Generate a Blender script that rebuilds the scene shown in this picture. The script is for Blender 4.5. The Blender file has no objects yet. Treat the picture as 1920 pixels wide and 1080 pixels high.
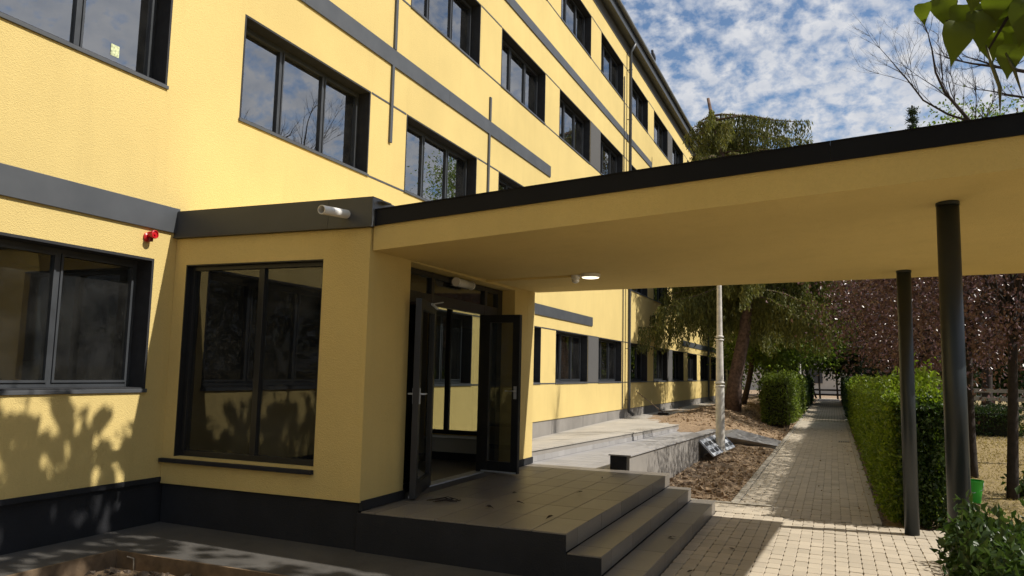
import bpy, bmesh, math, random
import numpy as np
from mathutils import Matrix, Vector

random.seed(7)
rng = np.random.default_rng(11)
SC = bpy.context.scene
COL = SC.collection

# ------------------------------------------------------------------ camera
cam_d = bpy.data.cameras.new('camera')
cam = bpy.data.objects.new('camera', cam_d)
COL.objects.link(cam)
SC.camera = cam
YAW, PITCH, ROLL, FPX = math.radians(22.668), math.radians(6.174), math.radians(1.266), 1443.9
_f = Vector((-math.sin(YAW), math.cos(YAW), 0)); _r = Vector((math.cos(YAW), math.sin(YAW), 0)); _u = Vector((0, 0, 1))
f2 = _f * math.cos(PITCH) + _u * math.sin(PITCH); u2 = _u * math.cos(PITCH) - _f * math.sin(PITCH)
r3 = _r * math.cos(ROLL) + u2 * math.sin(ROLL); u3 = u2 * math.cos(ROLL) - _r * math.sin(ROLL)
cam.matrix_world = Matrix(((r3.x, u3.x, -f2.x, 0), (r3.y, u3.y, -f2.y, 0), (r3.z, u3.z, -f2.z, 1.75), (0, 0, 0, 1)))
cam_d.sensor_width = 36.0
cam_d.lens = 36.0 * FPX / 1920.0
cam_d.clip_start = 0.05
cam_d.clip_end = 2000

# ------------------------------------------------------------------ sun and sky
SUN = Vector((1.0, 0.165, 1.08)).normalized()
EXPOSURE = 0.0
sun_el = math.asin(SUN.z)
sun_rot = math.atan2(SUN.x, SUN.y)
world = bpy.data.worlds.new('World'); SC.world = world
world.use_nodes = True
nt = world.node_tree; nt.nodes.clear()
def wn(t, **kw):
    n = nt.nodes.new(t)
    for k, v in kw.items(): setattr(n, k, v)
    return n
out = wn('ShaderNodeOutputWorld'); bg = wn('ShaderNodeBackground'); bg.inputs['Strength'].default_value = 0.103
sky = wn('ShaderNodeTexSky', sky_type='NISHITA'); sky.sun_disc = False
sky.sun_elevation = sun_el; sky.sun_rotation = sun_rot
sky.air_density = 1.0; sky.dust_density = 0.6; sky.ozone_density = 1.6
tc = wn('ShaderNodeTexCoord'); sep = wn('ShaderNodeSeparateXYZ')
nt.links.new(tc.outputs['Generated'], sep.inputs[0])
mx = wn('ShaderNodeMath', operation='MAXIMUM'); mx.inputs[1].default_value = 0.0
nt.links.new(sep.outputs['Z'], mx.inputs[0])
ad = wn('ShaderNodeMath', operation='ADD'); ad.inputs[1].default_value = 0.55
nt.links.new(mx.outputs[0], ad.inputs[0])
dx = wn('ShaderNodeMath', operation='DIVIDE'); dy = wn('ShaderNodeMath', operation='DIVIDE')
nt.links.new(sep.outputs['X'], dx.inputs[0]); nt.links.new(ad.outputs[0], dx.inputs[1])
nt.links.new(sep.outputs['Y'], dy.inputs[0]); nt.links.new(ad.outputs[0], dy.inputs[1])
cmb = wn('ShaderNodeCombineXYZ'); nt.links.new(dx.outputs[0], cmb.inputs[0]); nt.links.new(dy.outputs[0], cmb.inputs[1])
n1 = wn('ShaderNodeTexNoise'); n1.inputs['Scale'].default_value = 36; n1.inputs['Detail'].default_value = 5; n1.inputs['Roughness'].default_value = 0.58; n1.inputs['Distortion'].default_value = 0.15
n2 = wn('ShaderNodeTexNoise'); n2.inputs['Scale'].default_value = 2.4; n2.inputs['Detail'].default_value = 4
nt.links.new(cmb.outputs[0], n1.inputs['Vector']); nt.links.new(cmb.outputs[0], n2.inputs['Vector'])
m1 = wn('ShaderNodeMath', operation='MULTIPLY_ADD'); m1.inputs[1].default_value = 0.85
nt.links.new(n2.outputs['Fac'], m1.inputs[0]); nt.links.new(n1.outputs['Fac'], m1.inputs[2])
ramp = wn('ShaderNodeValToRGB')
ramp.color_ramp.elements[0].position = 0.75; ramp.color_ramp.elements[0].color = (0.05, 0.05, 0.05, 1)
ramp.color_ramp.elements[1].position = 1.03; ramp.color_ramp.elements[1].color = (1, 1, 1, 1)
nt.links.new(m1.outputs[0], ramp.inputs[0])
n3 = wn('ShaderNodeTexNoise'); n3.inputs['Scale'].default_value = 26; n3.inputs['Detail'].default_value = 5
nt.links.new(cmb.outputs[0], n3.inputs['Vector'])
cr = wn('ShaderNodeValToRGB')
cr.color_ramp.elements[0].position = 0.3; cr.color_ramp.elements[0].color = (5.2, 5.6, 6.4, 1)
cr.color_ramp.elements[1].position = 0.65; cr.color_ramp.elements[1].color = (7.1, 7.2, 7.5, 1)
nt.links.new(n3.outputs['Fac'], cr.inputs[0])
mixc = wn('ShaderNodeMix', data_type='RGBA')
nt.links.new(ramp.outputs['Color'], mixc.inputs['Factor'])
hsv = wn('ShaderNodeHueSaturation'); hsv.inputs['Saturation'].default_value = 1.15; hsv.inputs['Value'].default_value = 1.12; nt.links.new(sky.outputs[0], hsv.inputs['Color'])
nt.links.new(hsv.outputs[0], mixc.inputs['A']); nt.links.new(cr.outputs['Color'], mixc.inputs['B'])
nt.links.new(mixc.outputs['Result'], bg.inputs['Color']); nt.links.new(bg.outputs[0], out.inputs[0])

sun_d = bpy.data.lights.new('sun', 'SUN'); sun_d.energy = 5.0; sun_d.angle = math.radians(0.53); sun_d.color = (1.0, 0.94, 0.85)
sun_o = bpy.data.objects.new('sun', sun_d); COL.objects.link(sun_o)
sun_o.rotation_euler = SUN.to_track_quat('Z', 'Y').to_euler(); sun_o.location = SUN * 60

SC.view_settings.view_transform = 'Standard'; SC.view_settings.look = 'None'
SC.view_settings.exposure = EXPOSURE; SC.view_settings.gamma = 1.0
SC.view_settings.use_curve_mapping = False
SC.cycles.max_bounces = 8; SC.cycles.transparent_max_bounces = 16
SC.cycles.diffuse_bounces = 4; SC.cycles.glossy_bounces = 4
SC.cycles.caustics_reflective = False; SC.cycles.caustics_refractive = False

# ------------------------------------------------------------------ materials
MATS = {}
class NT:
    def __init__(s, name):
        s.m = bpy.data.materials.new(name); s.m.use_nodes = True; s.t = s.m.node_tree
        s.bsdf = s.t.nodes['Principled BSDF']; s.out = s.t.nodes['Material Output']; MATS[name] = s.m
    def n(s, t, **kw):
        x = s.t.nodes.new(t)
        for k, v in kw.items():
            if k in x.inputs: x.inputs[k].default_value = v
            else: setattr(x, k, v)
        return x
    def l(s, a, b): s.t.links.new(a, b)
    def coord(s, kind='Object'):
        return s.n('ShaderNodeTexCoord').outputs[kind]
    def pos(s):
        return s.n('ShaderNodeNewGeometry').outputs['Position']
    def noise(s, vec, scale, detail=4, rough=0.55, dist=0.0):
        x = s.n('ShaderNodeTexNoise'); x.inputs['Scale'].default_value = scale; x.inputs['Detail'].default_value = detail
        x.inputs['Roughness'].default_value = rough; x.inputs['Distortion'].default_value = dist
        s.l(vec, x.inputs['Vector']); return x.outputs['Fac']
    def ramp(s, fac, stops):
        r = s.n('ShaderNodeValToRGB'); els = r.color_ramp.elements
        while len(els) < len(stops): els.new(0.5)
        for e, (p, c) in zip(els, stops):
            e.position = p; e.color = (c[0], c[1], c[2], 1) if not isinstance(c, (int, float)) else (c, c, c, 1)
        s.l(fac, r.inputs[0]); return r.outputs['Color']
    def mix(s, fac, a, b, mode='MIX'):
        x = s.n('ShaderNodeMix', data_type='RGBA', blend_type=mode)
        for v, k in ((fac, 'Factor'), (a, 'A'), (b, 'B')):
            if hasattr(v, 'is_linked') or hasattr(v, 'links'): s.l(v, x.inputs[k])
            elif k == 'Factor': x.inputs[k].default_value = v
            else: x.inputs[k].default_value = (*v, 1)
        return x.outputs['Result']
    def bump(s, h, strength, dist=0.01):
        b = s.n('ShaderNodeBump'); b.inputs['Strength'].default_value = strength; b.inputs['Distance'].default_value = dist
        s.l(h, b.inputs['Height']); s.l(b.outputs[0], s.bsdf.inputs['Normal'])
    def base(s, c):
        if isinstance(c, tuple): s.bsdf.inputs['Base Color'].default_value = (*c, 1)
        else: s.l(c, s.bsdf.inputs['Base Color'])
    def set(s, **kw):
        for k, v in kw.items(): s.bsdf.inputs[k.replace('_', ' ')].default_value = v

def plain(name, col, rough=0.6, metal=0.0, var=0.15, scale=6.0, bump=0.0, bscale=80, spec=0.5):
    m = NT(name); p = m.pos()
    f = m.noise(p, scale, 5)
    lo = tuple(c * (1 - var) for c in col); hi = tuple(min(1, c * (1 + var)) for c in col)
    m.base(m.ramp(f, [(0.3, lo), (0.7, hi)]))
    m.set(Roughness=rough, Metallic=metal)
    m.bsdf.inputs['Specular IOR Level'].default_value = spec
    if bump: m.bump(m.noise(p, bscale, 3), bump, 0.006)
    return m.m

def stucco(name, col):
    m = NT(name); p = m.pos()
    big = m.noise(p, 0.55, 4, 0.6); fine = m.noise(p, 38, 3, 0.7)
    c = m.ramp(big, [(0.3, tuple(x * 0.88 for x in col)), (0.7, tuple(x * 1.03 for x in col))])
    c = m.mix(m.ramp(fine, [(0.35, 0.0), (0.65, 0.35)]), c, tuple(x * 0.86 for x in col))
    st = m.n('ShaderNodeMapping'); st.inputs['Scale'].default_value = (3.0, 3.0, 0.25); m.l(p, st.inputs['Vector'])
    streak = m.noise(st.outputs[0], 1.6, 5, 0.65)
    c = m.mix(m.ramp(streak, [(0.52, 0.0), (0.8, 0.42)]), c, tuple(x * 0.8 for x in col))
    m.base(c); m.set(Roughness=0.92); m.bsdf.inputs['Specular IOR Level'].default_value = 0.15
    v = m.n('ShaderNodeTexVoronoi'); v.inputs['Scale'].default_value = 95; m.l(p, v.inputs['Vector'])
    h = m.mix(0.5, fine, v.outputs['Distance'])
    m.bump(h, 0.55, 0.012)
    return m.m

YEL = (0.735, 0.57, 0.23)
M_STUCCO = stucco('yellow_stucco', YEL)
M_GREYST = stucco('grey_stucco', (0.12, 0.118, 0.115))
M_ANTH = plain('anthracite_metal', (0.052, 0.057, 0.064), 0.42, 0.0, 0.12, 2.5)
# trim with scratches and mortar specks
m = NT('scuffed_trim'); p = m.pos()
mp = m.n('ShaderNodeMapping'); mp.inputs['Scale'].default_value = (1, 0.35, 1.6); m.l(p, mp.inputs['Vector'])
sp = m.noise(mp.outputs[0], 55, 4, 0.7); pat = m.noise(p, 1.7, 3)
sel = m.ramp(sp, [(0.70, 0.0), (0.74, 1.0)]); gate = m.ramp(pat, [(0.5, 0.0), (0.62, 0.7)])
c0 = m.ramp(m.noise(p, 3, 4), [(0.3, (0.062, 0.068, 0.076)), (0.7, (0.082, 0.088, 0.096))])
fac = m.mix(1.0, sel, gate, 'MULTIPLY')
m.base(m.mix(fac, c0, (0.42, 0.42, 0.4))); m.set(Roughness=0.5)
M_TRIM = m.m
M_BLACK = plain('black_aluminium', (0.016, 0.017, 0.019), 0.35, 0.0, 0.2, 5)
M_FRAME = plain('grey_window_frame', (0.05, 0.055, 0.062), 0.4, 0.0, 0.2, 5)
M_REVEAL = plain('reveal_paint', (0.022, 0.023, 0.026), 0.85, 0.0, 0.25, 8, 0.4)
M_PLDARK = plain('anthracite_plinth', (0.013, 0.014, 0.018), 0.85, 0.0, 0.25, 3, 0.5, 60)
M_PLGREY = plain('grey_plinth', (0.24, 0.225, 0.205), 0.92, 0.0, 0.18, 1.3, 0.5, 60)
M_CEIL = plain('cream_interior', (0.42, 0.40, 0.35), 0.9, 0, 0.08, 1)
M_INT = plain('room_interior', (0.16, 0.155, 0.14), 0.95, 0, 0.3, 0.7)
M_CURT = plain('curtain_cloth', (0.50, 0.50, 0.49), 0.95, 0, 0.1, 3)
M_WHITE = plain('white_plastic', (0.75, 0.74, 0.71), 0.4, 0, 0.05, 4)
M_RED = plain('red_plastic', (0.55, 0.012, 0.02), 0.3, 0, 0.1, 10)
M_ROOF = plain('roof_sheet', (0.20, 0.205, 0.21), 0.45, 0, 0.1, 2)
M_CANFL = plain('black_canopy_sheet', (0.007, 0.008, 0.012), 0.6, 0, 0.2, 2, spec=0.2)
M_POSTG = plain('post_paint', (0.017, 0.023, 0.027), 0.38, 0, 0.15, 3)
M_LAMPW = plain('weathered_white_paint', (0.62, 0.59, 0.53), 0.6, 0, 0.2, 7, 0.2, 30)
M_GALV = plain('galvanised_steel', (0.55, 0.58, 0.62), 0.45, 0.3, 0.15, 9)
M_BUCKET = plain('green_plastic', (0.03, 0.42, 0.04), 0.35, 0, 0.08, 5)
M_BAG = plain('pale_cloth', (0.45, 0.44, 0.42), 0.9, 0, 0.2, 20)
M_STICK = plain('sticker_print', (0.55, 0.6, 0.35), 0.5, 0, 0.6, 40)
M_WOOD = plain('dark_timber', (0.035, 0.03, 0.026), 0.8, 0, 0.3, 8)
M_PALEW = plain('pale_far_wall', (0.55, 0.52, 0.46), 0.9, 0, 0.1, 0.5)
M_BIRD = plain('bird_feathers', (0.06, 0.062, 0.07), 0.7, 0, 0.3, 30)
M_BOARD = plain('formwork_board', (0.16, 0.11, 0.065), 0.85, 0, 0.35, 9, 0.4, 40)

def concrete(name, col, var=0.25, rough=0.9, scale=1.4, grain=0.4):
    m = NT(name); p = m.pos()
    big = m.noise(p, scale, 6, 0.65, 0.4); fine = m.noise(p, 55, 4, 0.7)
    c = m.ramp(big, [(0.28, tuple(x * (1 - var) for x in col)), (0.72, tuple(x * (1 + var) for x in col))])
    c = m.mix(m.ramp(fine, [(0.3, 0.35), (0.6, 0.0)]), c, tuple(x * 0.7 for x in col))
    sp = m.noise(p, 120, 2, 0.5)
    c = m.mix(m.ramp(sp, [(0.66, 0.0), (0.72, 0.6)]), c, tuple(min(1, x * 1.9) for x in col))
    m.base(c); m.set(Roughness=rough); m.bump(fine, grain, 0.006); return m.m
M_APRON = concrete('apron_concrete', (0.078, 0.073, 0.066), 0.35)
M_SCREED = concrete('pale_screed', (0.42, 0.39, 0.34), 0.2)
M_RAMPW = concrete('ramp_wall_render', (0.29, 0.27, 0.245), 0.1)
M_KERB = concrete('kerb_concrete', (0.40, 0.36, 0.29), 0.2)
M_JOINT = concrete('joint_sand', (0.12, 0.10, 0.075), 0.3)

def tilemat(name, col, var=0.12, rough=0.55, isl=True):
    m = NT(name); p = m.pos()
    g = m.n('ShaderNodeNewGeometry'); oi = m.n('ShaderNodeObjectInfo')
    s = m.n('ShaderNodeMath', operation='ADD'); m.l(g.outputs['Random Per Island'], s.inputs[0]); m.l(oi.outputs['Random'], s.inputs[1])
    fr = m.n('ShaderNodeMath', operation='FRACT'); m.l(s.outputs[0], fr.inputs[0])
    c = m.ramp(fr.outputs[0], [(0.0, tuple(x * (1 - var) for x in col)), (1.0, tuple(x * (1 + var) for x in col))])
    big = m.noise(p, 1.1, 5, 0.6, 0.5)
    c = m.mix(m.ramp(big, [(0.45, 0.0), (0.75, 0.45)]), c, tuple(x * 0.68 for x in col))
    fine = m.noise(p, 70, 4, 0.7)
    c = m.mix(m.ramp(fine, [(0.3, 0.3), (0.55, 0.0)]), c, tuple(x * 0.7 for x in col))
    m.base(c); m.set(Roughness=rough); m.bump(fine, 0.2, 0.004); return m.m
M_PAVER = tilemat('sand_paver', (0.51, 0.445, 0.345), 0.10, 0.9)
M_TILE = tilemat('grey_floor_tile', (0.21, 0.19, 0.165), 0.13, 0.42)
M_RTILE = tilemat('pale_grey_ramp_tile', (0.36, 0.35, 0.345), 0.1, 0.6)

# far path: same stones drawn by the material where they are too small to pick apart
m = NT('far_paving'); p = m.pos()
br = m.n('ShaderNodeTexBrick'); br.offset = 0.12; br.inputs['Scale'].default_value = 1
br.inputs['Brick Width'].default_value = 0.2; br.inputs['Row Height'].default_value = 0.118; br.inputs['Mortar Size'].default_value = 0.006
rot = m.n('ShaderNodeMapping'); rot.inputs['Rotation'].default_value = (0, 0, math.radians(90)); m.l(p, rot.inputs['Vector']); m.l(rot.outputs[0], br.inputs['Vector'])
br.inputs['Color1'].default_value = (0.43, 0.36, 0.26, 1); br.inputs['Color2'].default_value = (0.48, 0.40, 0.29, 1); br.inputs['Mortar'].default_value = (0.14, 0.11, 0.08, 1)
m.l(br.outputs['Color'], m.bsdf.inputs['Base Color']); m.set(Roughness=0.9)
M_FARPAVE = m.m

# ground: soil, litter and dry lawn by place
m = NT('ground_soil'); p = m.pos()
n_a = m.noise(p, 0.6, 6, 0.65); n_b = m.noise(p, 9, 6, 0.75, 0.3); n_c = m.noise(p, 45, 4, 0.7)
soil = m.ramp(n_b, [(0.25, (0.17, 0.11, 0.065)), (0.5, (0.35, 0.245, 0.15)), (0.75, (0.50, 0.37, 0.24))])
lawn = m.ramp(n_b, [(0.25, (0.16, 0.12, 0.045)), (0.5, (0.34, 0.25, 0.11)), (0.75, (0.46, 0.36, 0.17))])
sx = m.n('ShaderNodeSeparateXYZ'); m.l(p, sx.inputs[0])
gx = m.n('ShaderNodeMapRange'); gx.inputs['From Min'].default_value = 1.5; gx.inputs['From Max'].default_value = 2.1; m.l(sx.outputs['X'], gx.inputs['Value'])
c = m.mix(gx.outputs[0], soil, lawn)
c = m.mix(m.ramp(n_c, [(0.3, 0.5), (0.6, 0.0)]), c, (0.04, 0.028, 0.016))
m.base(c); m.set(Roughness=1.0); m.bump(n_b, 0.8, 0.04)
M_GROUND = m.m

def leafmat(name, dark, light, trans=0.35, rough=0.5, vscale=0.9):
    m = NT(name); p = m.pos(); g = m.n('ShaderNodeNewGeometry')
    f = m.ramp(g.outputs['Random Per Island'], [(0.0, dark), (1.0, light)])
    cl = m.noise(p, vscale, 3)
    mid = tuple((a + b) / 2 for a, b in zip(dark, light))
    c = m.mix(m.ramp(cl, [(0.35, 0.0), (0.65, 0.6)]), f, mid)
    m.base(c); m.set(Roughness=rough); m.bsdf.inputs['Specular IOR Level'].default_value = 0.35
    tr = m.n('ShaderNodeBsdfTranslucent'); m.l(m.mix(1.0, c, (1.5, 1.6, 0.8), 'MULTIPLY'), tr.inputs['Color'])
    mixs = m.n('ShaderNodeMixShader'); mixs.inputs[0].default_value = trans
    m.l(m.bsdf.outputs[0], mixs.inputs[1]); m.l(tr.outputs[0], mixs.inputs[2]); m.l(mixs.outputs[0], m.out.inputs['Surface'])
    return m.m
L_SPRUCE = leafmat('spruce_needles', (0.045, 0.06, 0.014), (0.24, 0.235, 0.065), 0.25, 0.6)
L_SPRDARK = leafmat('dark_needles', (0.008, 0.02, 0.008), (0.04, 0.065, 0.022), 0.15, 0.6)
L_GREEN = leafmat('green_leaves', (0.05, 0.095, 0.014), (0.21, 0.27, 0.045), 0.4)
L_DARKG = leafmat('dark_leaves', (0.012, 0.028, 0.008), (0.055, 0.085, 0.02), 0.25)
L_PLUM = leafmat('plum_leaves', (0.032, 0.013, 0.014), (0.20, 0.11, 0.105), 0.15, 0.25)
L_HEDGE = leafmat('hedge_leaves', (0.055, 0.11, 0.009), (0.28, 0.35, 0.04), 0.42, 0.4)
L_HEDGE2 = leafmat('rough_hedge_leaves', (0.05, 0.085, 0.012), (0.22, 0.27, 0.05), 0.4, 0.5)
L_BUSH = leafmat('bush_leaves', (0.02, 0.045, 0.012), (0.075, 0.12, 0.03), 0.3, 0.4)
L_CAT = leafmat('catalpa_leaves', (0.045, 0.072, 0.008), (0.12, 0.15, 0.014), 0.48, 0.45, 3)
L_DRY = leafmat('dry_grass_blades', (0.22, 0.16, 0.06), (0.50, 0.40, 0.18), 0.25, 0.8)
L_LITTER = leafmat('leaf_litter', (0.16, 0.10, 0.05), (0.55, 0.40, 0.24), 0.1, 0.8)
M_BARK = plain('bark', (0.09, 0.062, 0.045), 0.95, 0, 0.45, 14, 0.9, 25)
M_BARKD = plain('dark_bark', (0.03, 0.022, 0.018), 0.95, 0, 0.4, 14, 0.9, 25)
M_BARKS = plain('spruce_bark', (0.15, 0.095, 0.07), 0.95, 0, 0.5, 10, 1.0, 22)
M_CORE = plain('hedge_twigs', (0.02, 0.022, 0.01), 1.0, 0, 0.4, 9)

# glass: clear pane, reflects by Fresnel, a little dust
def glass(name, tint, dust, ior=1.55):
    m = NT(name); p = m.pos()
    fr = m.n('ShaderNodeFresnel'); fr.inputs['IOR'].default_value = ior
    gl = m.n('ShaderNodeBsdfGlossy'); gl.inputs['Roughness'].default_value = 0.0; gl.inputs['Color'].default_value = (0.95, 0.97, 1, 1)
    tr = m.n('ShaderNodeBsdfTransparent'); tr.inputs['Color'].default_value = (*tint, 1)
    bm_ = m.n('ShaderNodeBump'); bm_.inputs['Strength'].default_value = 0.03; bm_.inputs['Distance'].default_value = 0.02
    m.l(m.noise(p, 1.2, 2), bm_.inputs['Height']); m.l(bm_.outputs[0], gl.inputs['Normal'])
    mixa = m.n('ShaderNodeMixShader'); m.l(fr.outputs[0], mixa.inputs[0]); m.l(tr.outputs[0], mixa.inputs[1]); m.l(gl.outputs[0], mixa.inputs[2])
    df = m.n('ShaderNodeBsdfDiffuse'); df.inputs['Color'].default_value = (0.55, 0.55, 0.52, 1)
    st = m.n('ShaderNodeMapping'); st.inputs['Scale'].default_value = (1, 1, 0.3); m.l(p, st.inputs['Vector'])
    d1 = m.ramp(m.noise(p, 2.2, 5, 0.65), [(0.4, 0.12), (0.85, 0.7)])
    d2 = m.ramp(m.noise(st.outputs[0], 42, 3, 0.6), [(0.70, 0.0), (0.75, 3.0)])
    dd = m.mix(0.5, d1, d2, 'ADD')
    sc = m.n('ShaderNodeMath', operation='MULTIPLY'); sc.inputs[1].default_value = dust; m.l(dd, sc.inputs[0])
    mixb = m.n('ShaderNodeMixShader'); m.l(sc.outputs[0], mixb.inputs[0]); m.l(mixa.outputs[0], mixb.inputs[1]); m.l(df.outputs[0], mixb.inputs[2])
    m.l(mixb.outputs[0], m.out.inputs['Surface']); return m.m
M_GLASS = glass('window_glass', (0.62, 0.66, 0.66), 0.05, 4.0)
M_GLASSD = glass('dusty_window_glass', (0.62, 0.64, 0.62), 0.075, 1.7)

m = NT('lamp_diffuser'); m.base((0.9, 0.85, 0.75)); m.set(Emission_Strength=1.0)
m.bsdf.inputs['Emission Color'].default_value = (1.0, 0.85, 0.6, 1); m.bsdf.inputs['Emission Strength'].default_value = 2.2
M_LIT = m.m

# ------------------------------------------------------------------ helpers
class MB:
    def __init__(s): s.v = []; s.f = []
    def add(s, vs, fs):
        o = len(s.v); s.v += [tuple(a) for a in vs]; s.f += [tuple(i + o for i in q) for q in fs]; return s
    def box(s, x0, x1, y0, y1, z0, z1):
        return s.hexa([(x0, y0, z0), (x1, y0, z0), (x1, y1, z0), (x0, y1, z0), (x0, y0, z1), (x1, y0, z1), (x1, y1, z1), (x0, y1, z1)])
    def hexa(s, v):
        return s.add(v, [(0, 3, 2, 1), (4, 5, 6, 7), (0, 1, 5, 4), (1, 2, 6, 5), (2, 3, 7, 6), (3, 0, 4, 7)])
    def tube(s, pts, rads, n=8, caps=True):
        pts = [Vector(p) for p in pts]; rings = []; o = len(s.v)
        up = None
        for i, p in enumerate(pts):
            d = (pts[min(i + 1, len(pts) - 1)] - pts[max(i - 1, 0)])
            d = d.normalized() if d.length > 1e-9 else Vector((0, 0, 1))
            if up is None:
                up = Vector((1, 0, 0)) if abs(d.x) < 0.9 else Vector((0, 1, 0))
            a = d.cross(up)
            a = a.normalized() if a.length > 1e-6 else d.orthogonal().normalized()
            b = d.cross(a); up = -b if False else up
            r = rads[i] if hasattr(rads, '__len__') else rads
            for k in range(n):
                t = 2 * math.pi * k / n
                s.v.append(tuple(p + (a * math.cos(t) + b * math.sin(t)) * r))
        for i in range(len(pts) - 1):
            for k in range(n):
                k2 = (k + 1) % n
                s.f.append((o + i * n + k, o + i * n + k2, o + (i + 1) * n + k2, o + (i + 1) * n + k))
        if caps:
            s.f.append(tuple(o + k for k in range(n - 1, -1, -1))); e = o + (len(pts) - 1) * n
            s.f.append(tuple(e + k for k in range(n)))
        return s
    def lathe(s, prof, c=(0, 0, 0), n=24, axis='Z'):
        pts = []; o = len(s.v)
        for r, z in prof:
            for k in range(n):
                t = 2 * math.pi * k / n; x, y = r * math.cos(t), r * math.sin(t)
                q = (x, y, z) if axis == 'Z' else ((z, x, y) if axis == 'X' else (y, z, x))
                s.v.append((q[0] + c[0], q[1] + c[1], q[2] + c[2]))
        for i in range(len(prof) - 1):
            for k in range(n):
                k2 = (k + 1) % n
                s.f.append((o + i * n + k, o + i * n + k2, o + (i + 1) * n + k2, o + (i + 1) * n + k))
        s.f.append(tuple(o + k for k in range(n - 1, -1, -1))); e = o + (len(prof) - 1) * n
        s.f.append(tuple(e + k for k in range(n)))
        return s
    def mesh(s, name, mat, smooth=False, bevel=0.0):
        me = bpy.data.meshes.new(name); me.from_pydata(s.v, [], s.f)
        me.materials.append(mat); fixn(me, bevel)
        if smooth: me.polygons.foreach_set('use_smooth', [True] * len(me.polygons))
        return me

def fixn(me, bevel=0.0):
    bm = bmesh.new(); bm.from_mesh(me)
    bmesh.ops.recalc_face_normals(bm, faces=bm.faces)
    if bevel:
        bmesh.ops.bevel(bm, geom=[e for e in bm.edges if e.calc_face_angle(0) > 0.5], offset=bevel, segments=2, affect='EDGES', profile=0.6)
    bm.to_mesh(me); bm.free()

def put(name, me, parent=None, loc=(0, 0, 0), rot=(0, 0, 0), kind=None, label=None, cat=None, group=None):
    o = bpy.data.objects.new(name, me); COL.objects.link(o)
    o.location = loc; o.rotation_euler = rot
    if parent is not None:
        o.parent = parent
        if parent.get('_base'): o.matrix_parent_inverse = Matrix.Translation(-Vector(parent.location))
    if kind: o['kind'] = kind
    if label: o['label'] = label
    if cat: o['category'] = cat
    if group: o['group'] = group
    return o

BASES = []
def thing(name, label, cat, loc=(0, 0, 0), group=None):
    o = bpy.data.objects.new(name, None); COL.objects.link(o); o.location = loc; o.empty_display_size = 0.2
    o['label'] = label; o['category'] = cat; o['_base'] = 1; BASES.append(o)
    if group: o['group'] = group
    return o

def part(name, mb, mat, parent, smooth=False, bevel=0.0, **kw):
    return put(name, mb.mesh(name, mat, smooth, bevel), parent, **kw)

def box(name, b, mat, parent=None, bevel=0.0, **kw):
    return part(name, MB().box(*b), mat, parent, bevel=bevel, **kw)

def fast_mesh(name, V, F, mat):
    """V (n,3), F (m,k) numpy"""
    me = bpy.data.meshes.new(name); k = F.shape[1]
    me.vertices.add(len(V)); me.vertices.foreach_set('co', np.ascontiguousarray(V, dtype=np.float32).ravel())
    me.loops.add(F.size); me.loops.foreach_set('vertex_index', np.ascontiguousarray(F, dtype=np.int32).ravel())
    me.polygons.add(len(F)); me.polygons.foreach_set('loop_start', np.arange(0, F.size, k, dtype=np.int32))
    me.polygons.foreach_set('loop_total', np.full(len(F), k, dtype=np.int32))
    me.materials.append(mat); me.update(calc_edges=True); me.validate(); return me

def norm(a): return a / (np.linalg.norm(a, axis=-1, keepdims=True) + 1e-9)

def leaves_np(C, D, L, W, fold=0.25):
    """diamond leaves: centres C, directions D, length L, width W (arrays). 4 verts, 2 triangles-ish as one bent quad pair"""
    n = len(C); D = norm(D); A = norm(np.cross(D, norm(rng.normal(size=(n, 3))))); N = np.cross(D, A)
    L = np.asarray(L).reshape(-1, 1) * np.ones((n, 1)); W = np.asarray(W).reshape(-1, 1) * np.ones((n, 1))
    b = C - D * L / 2; t = C + D * L / 2 - N * L * 0.12
    l = C - D * L * 0.05 + A * W / 2 + N * W * fold; r = C - D * L * 0.05 - A * W / 2 + N * W * fold
    V = np.stack([b, r, t, l], 1).reshape(-1, 3)
    i = np.arange(n)[:, None] * 4
    F = np.concatenate([i + [[0, 1, 2]], i + [[0, 2, 3]]], 1).reshape(-1, 3)
    return V, F

def rand_dirs(n): return norm(rng.normal(size=(n, 3)))

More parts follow.
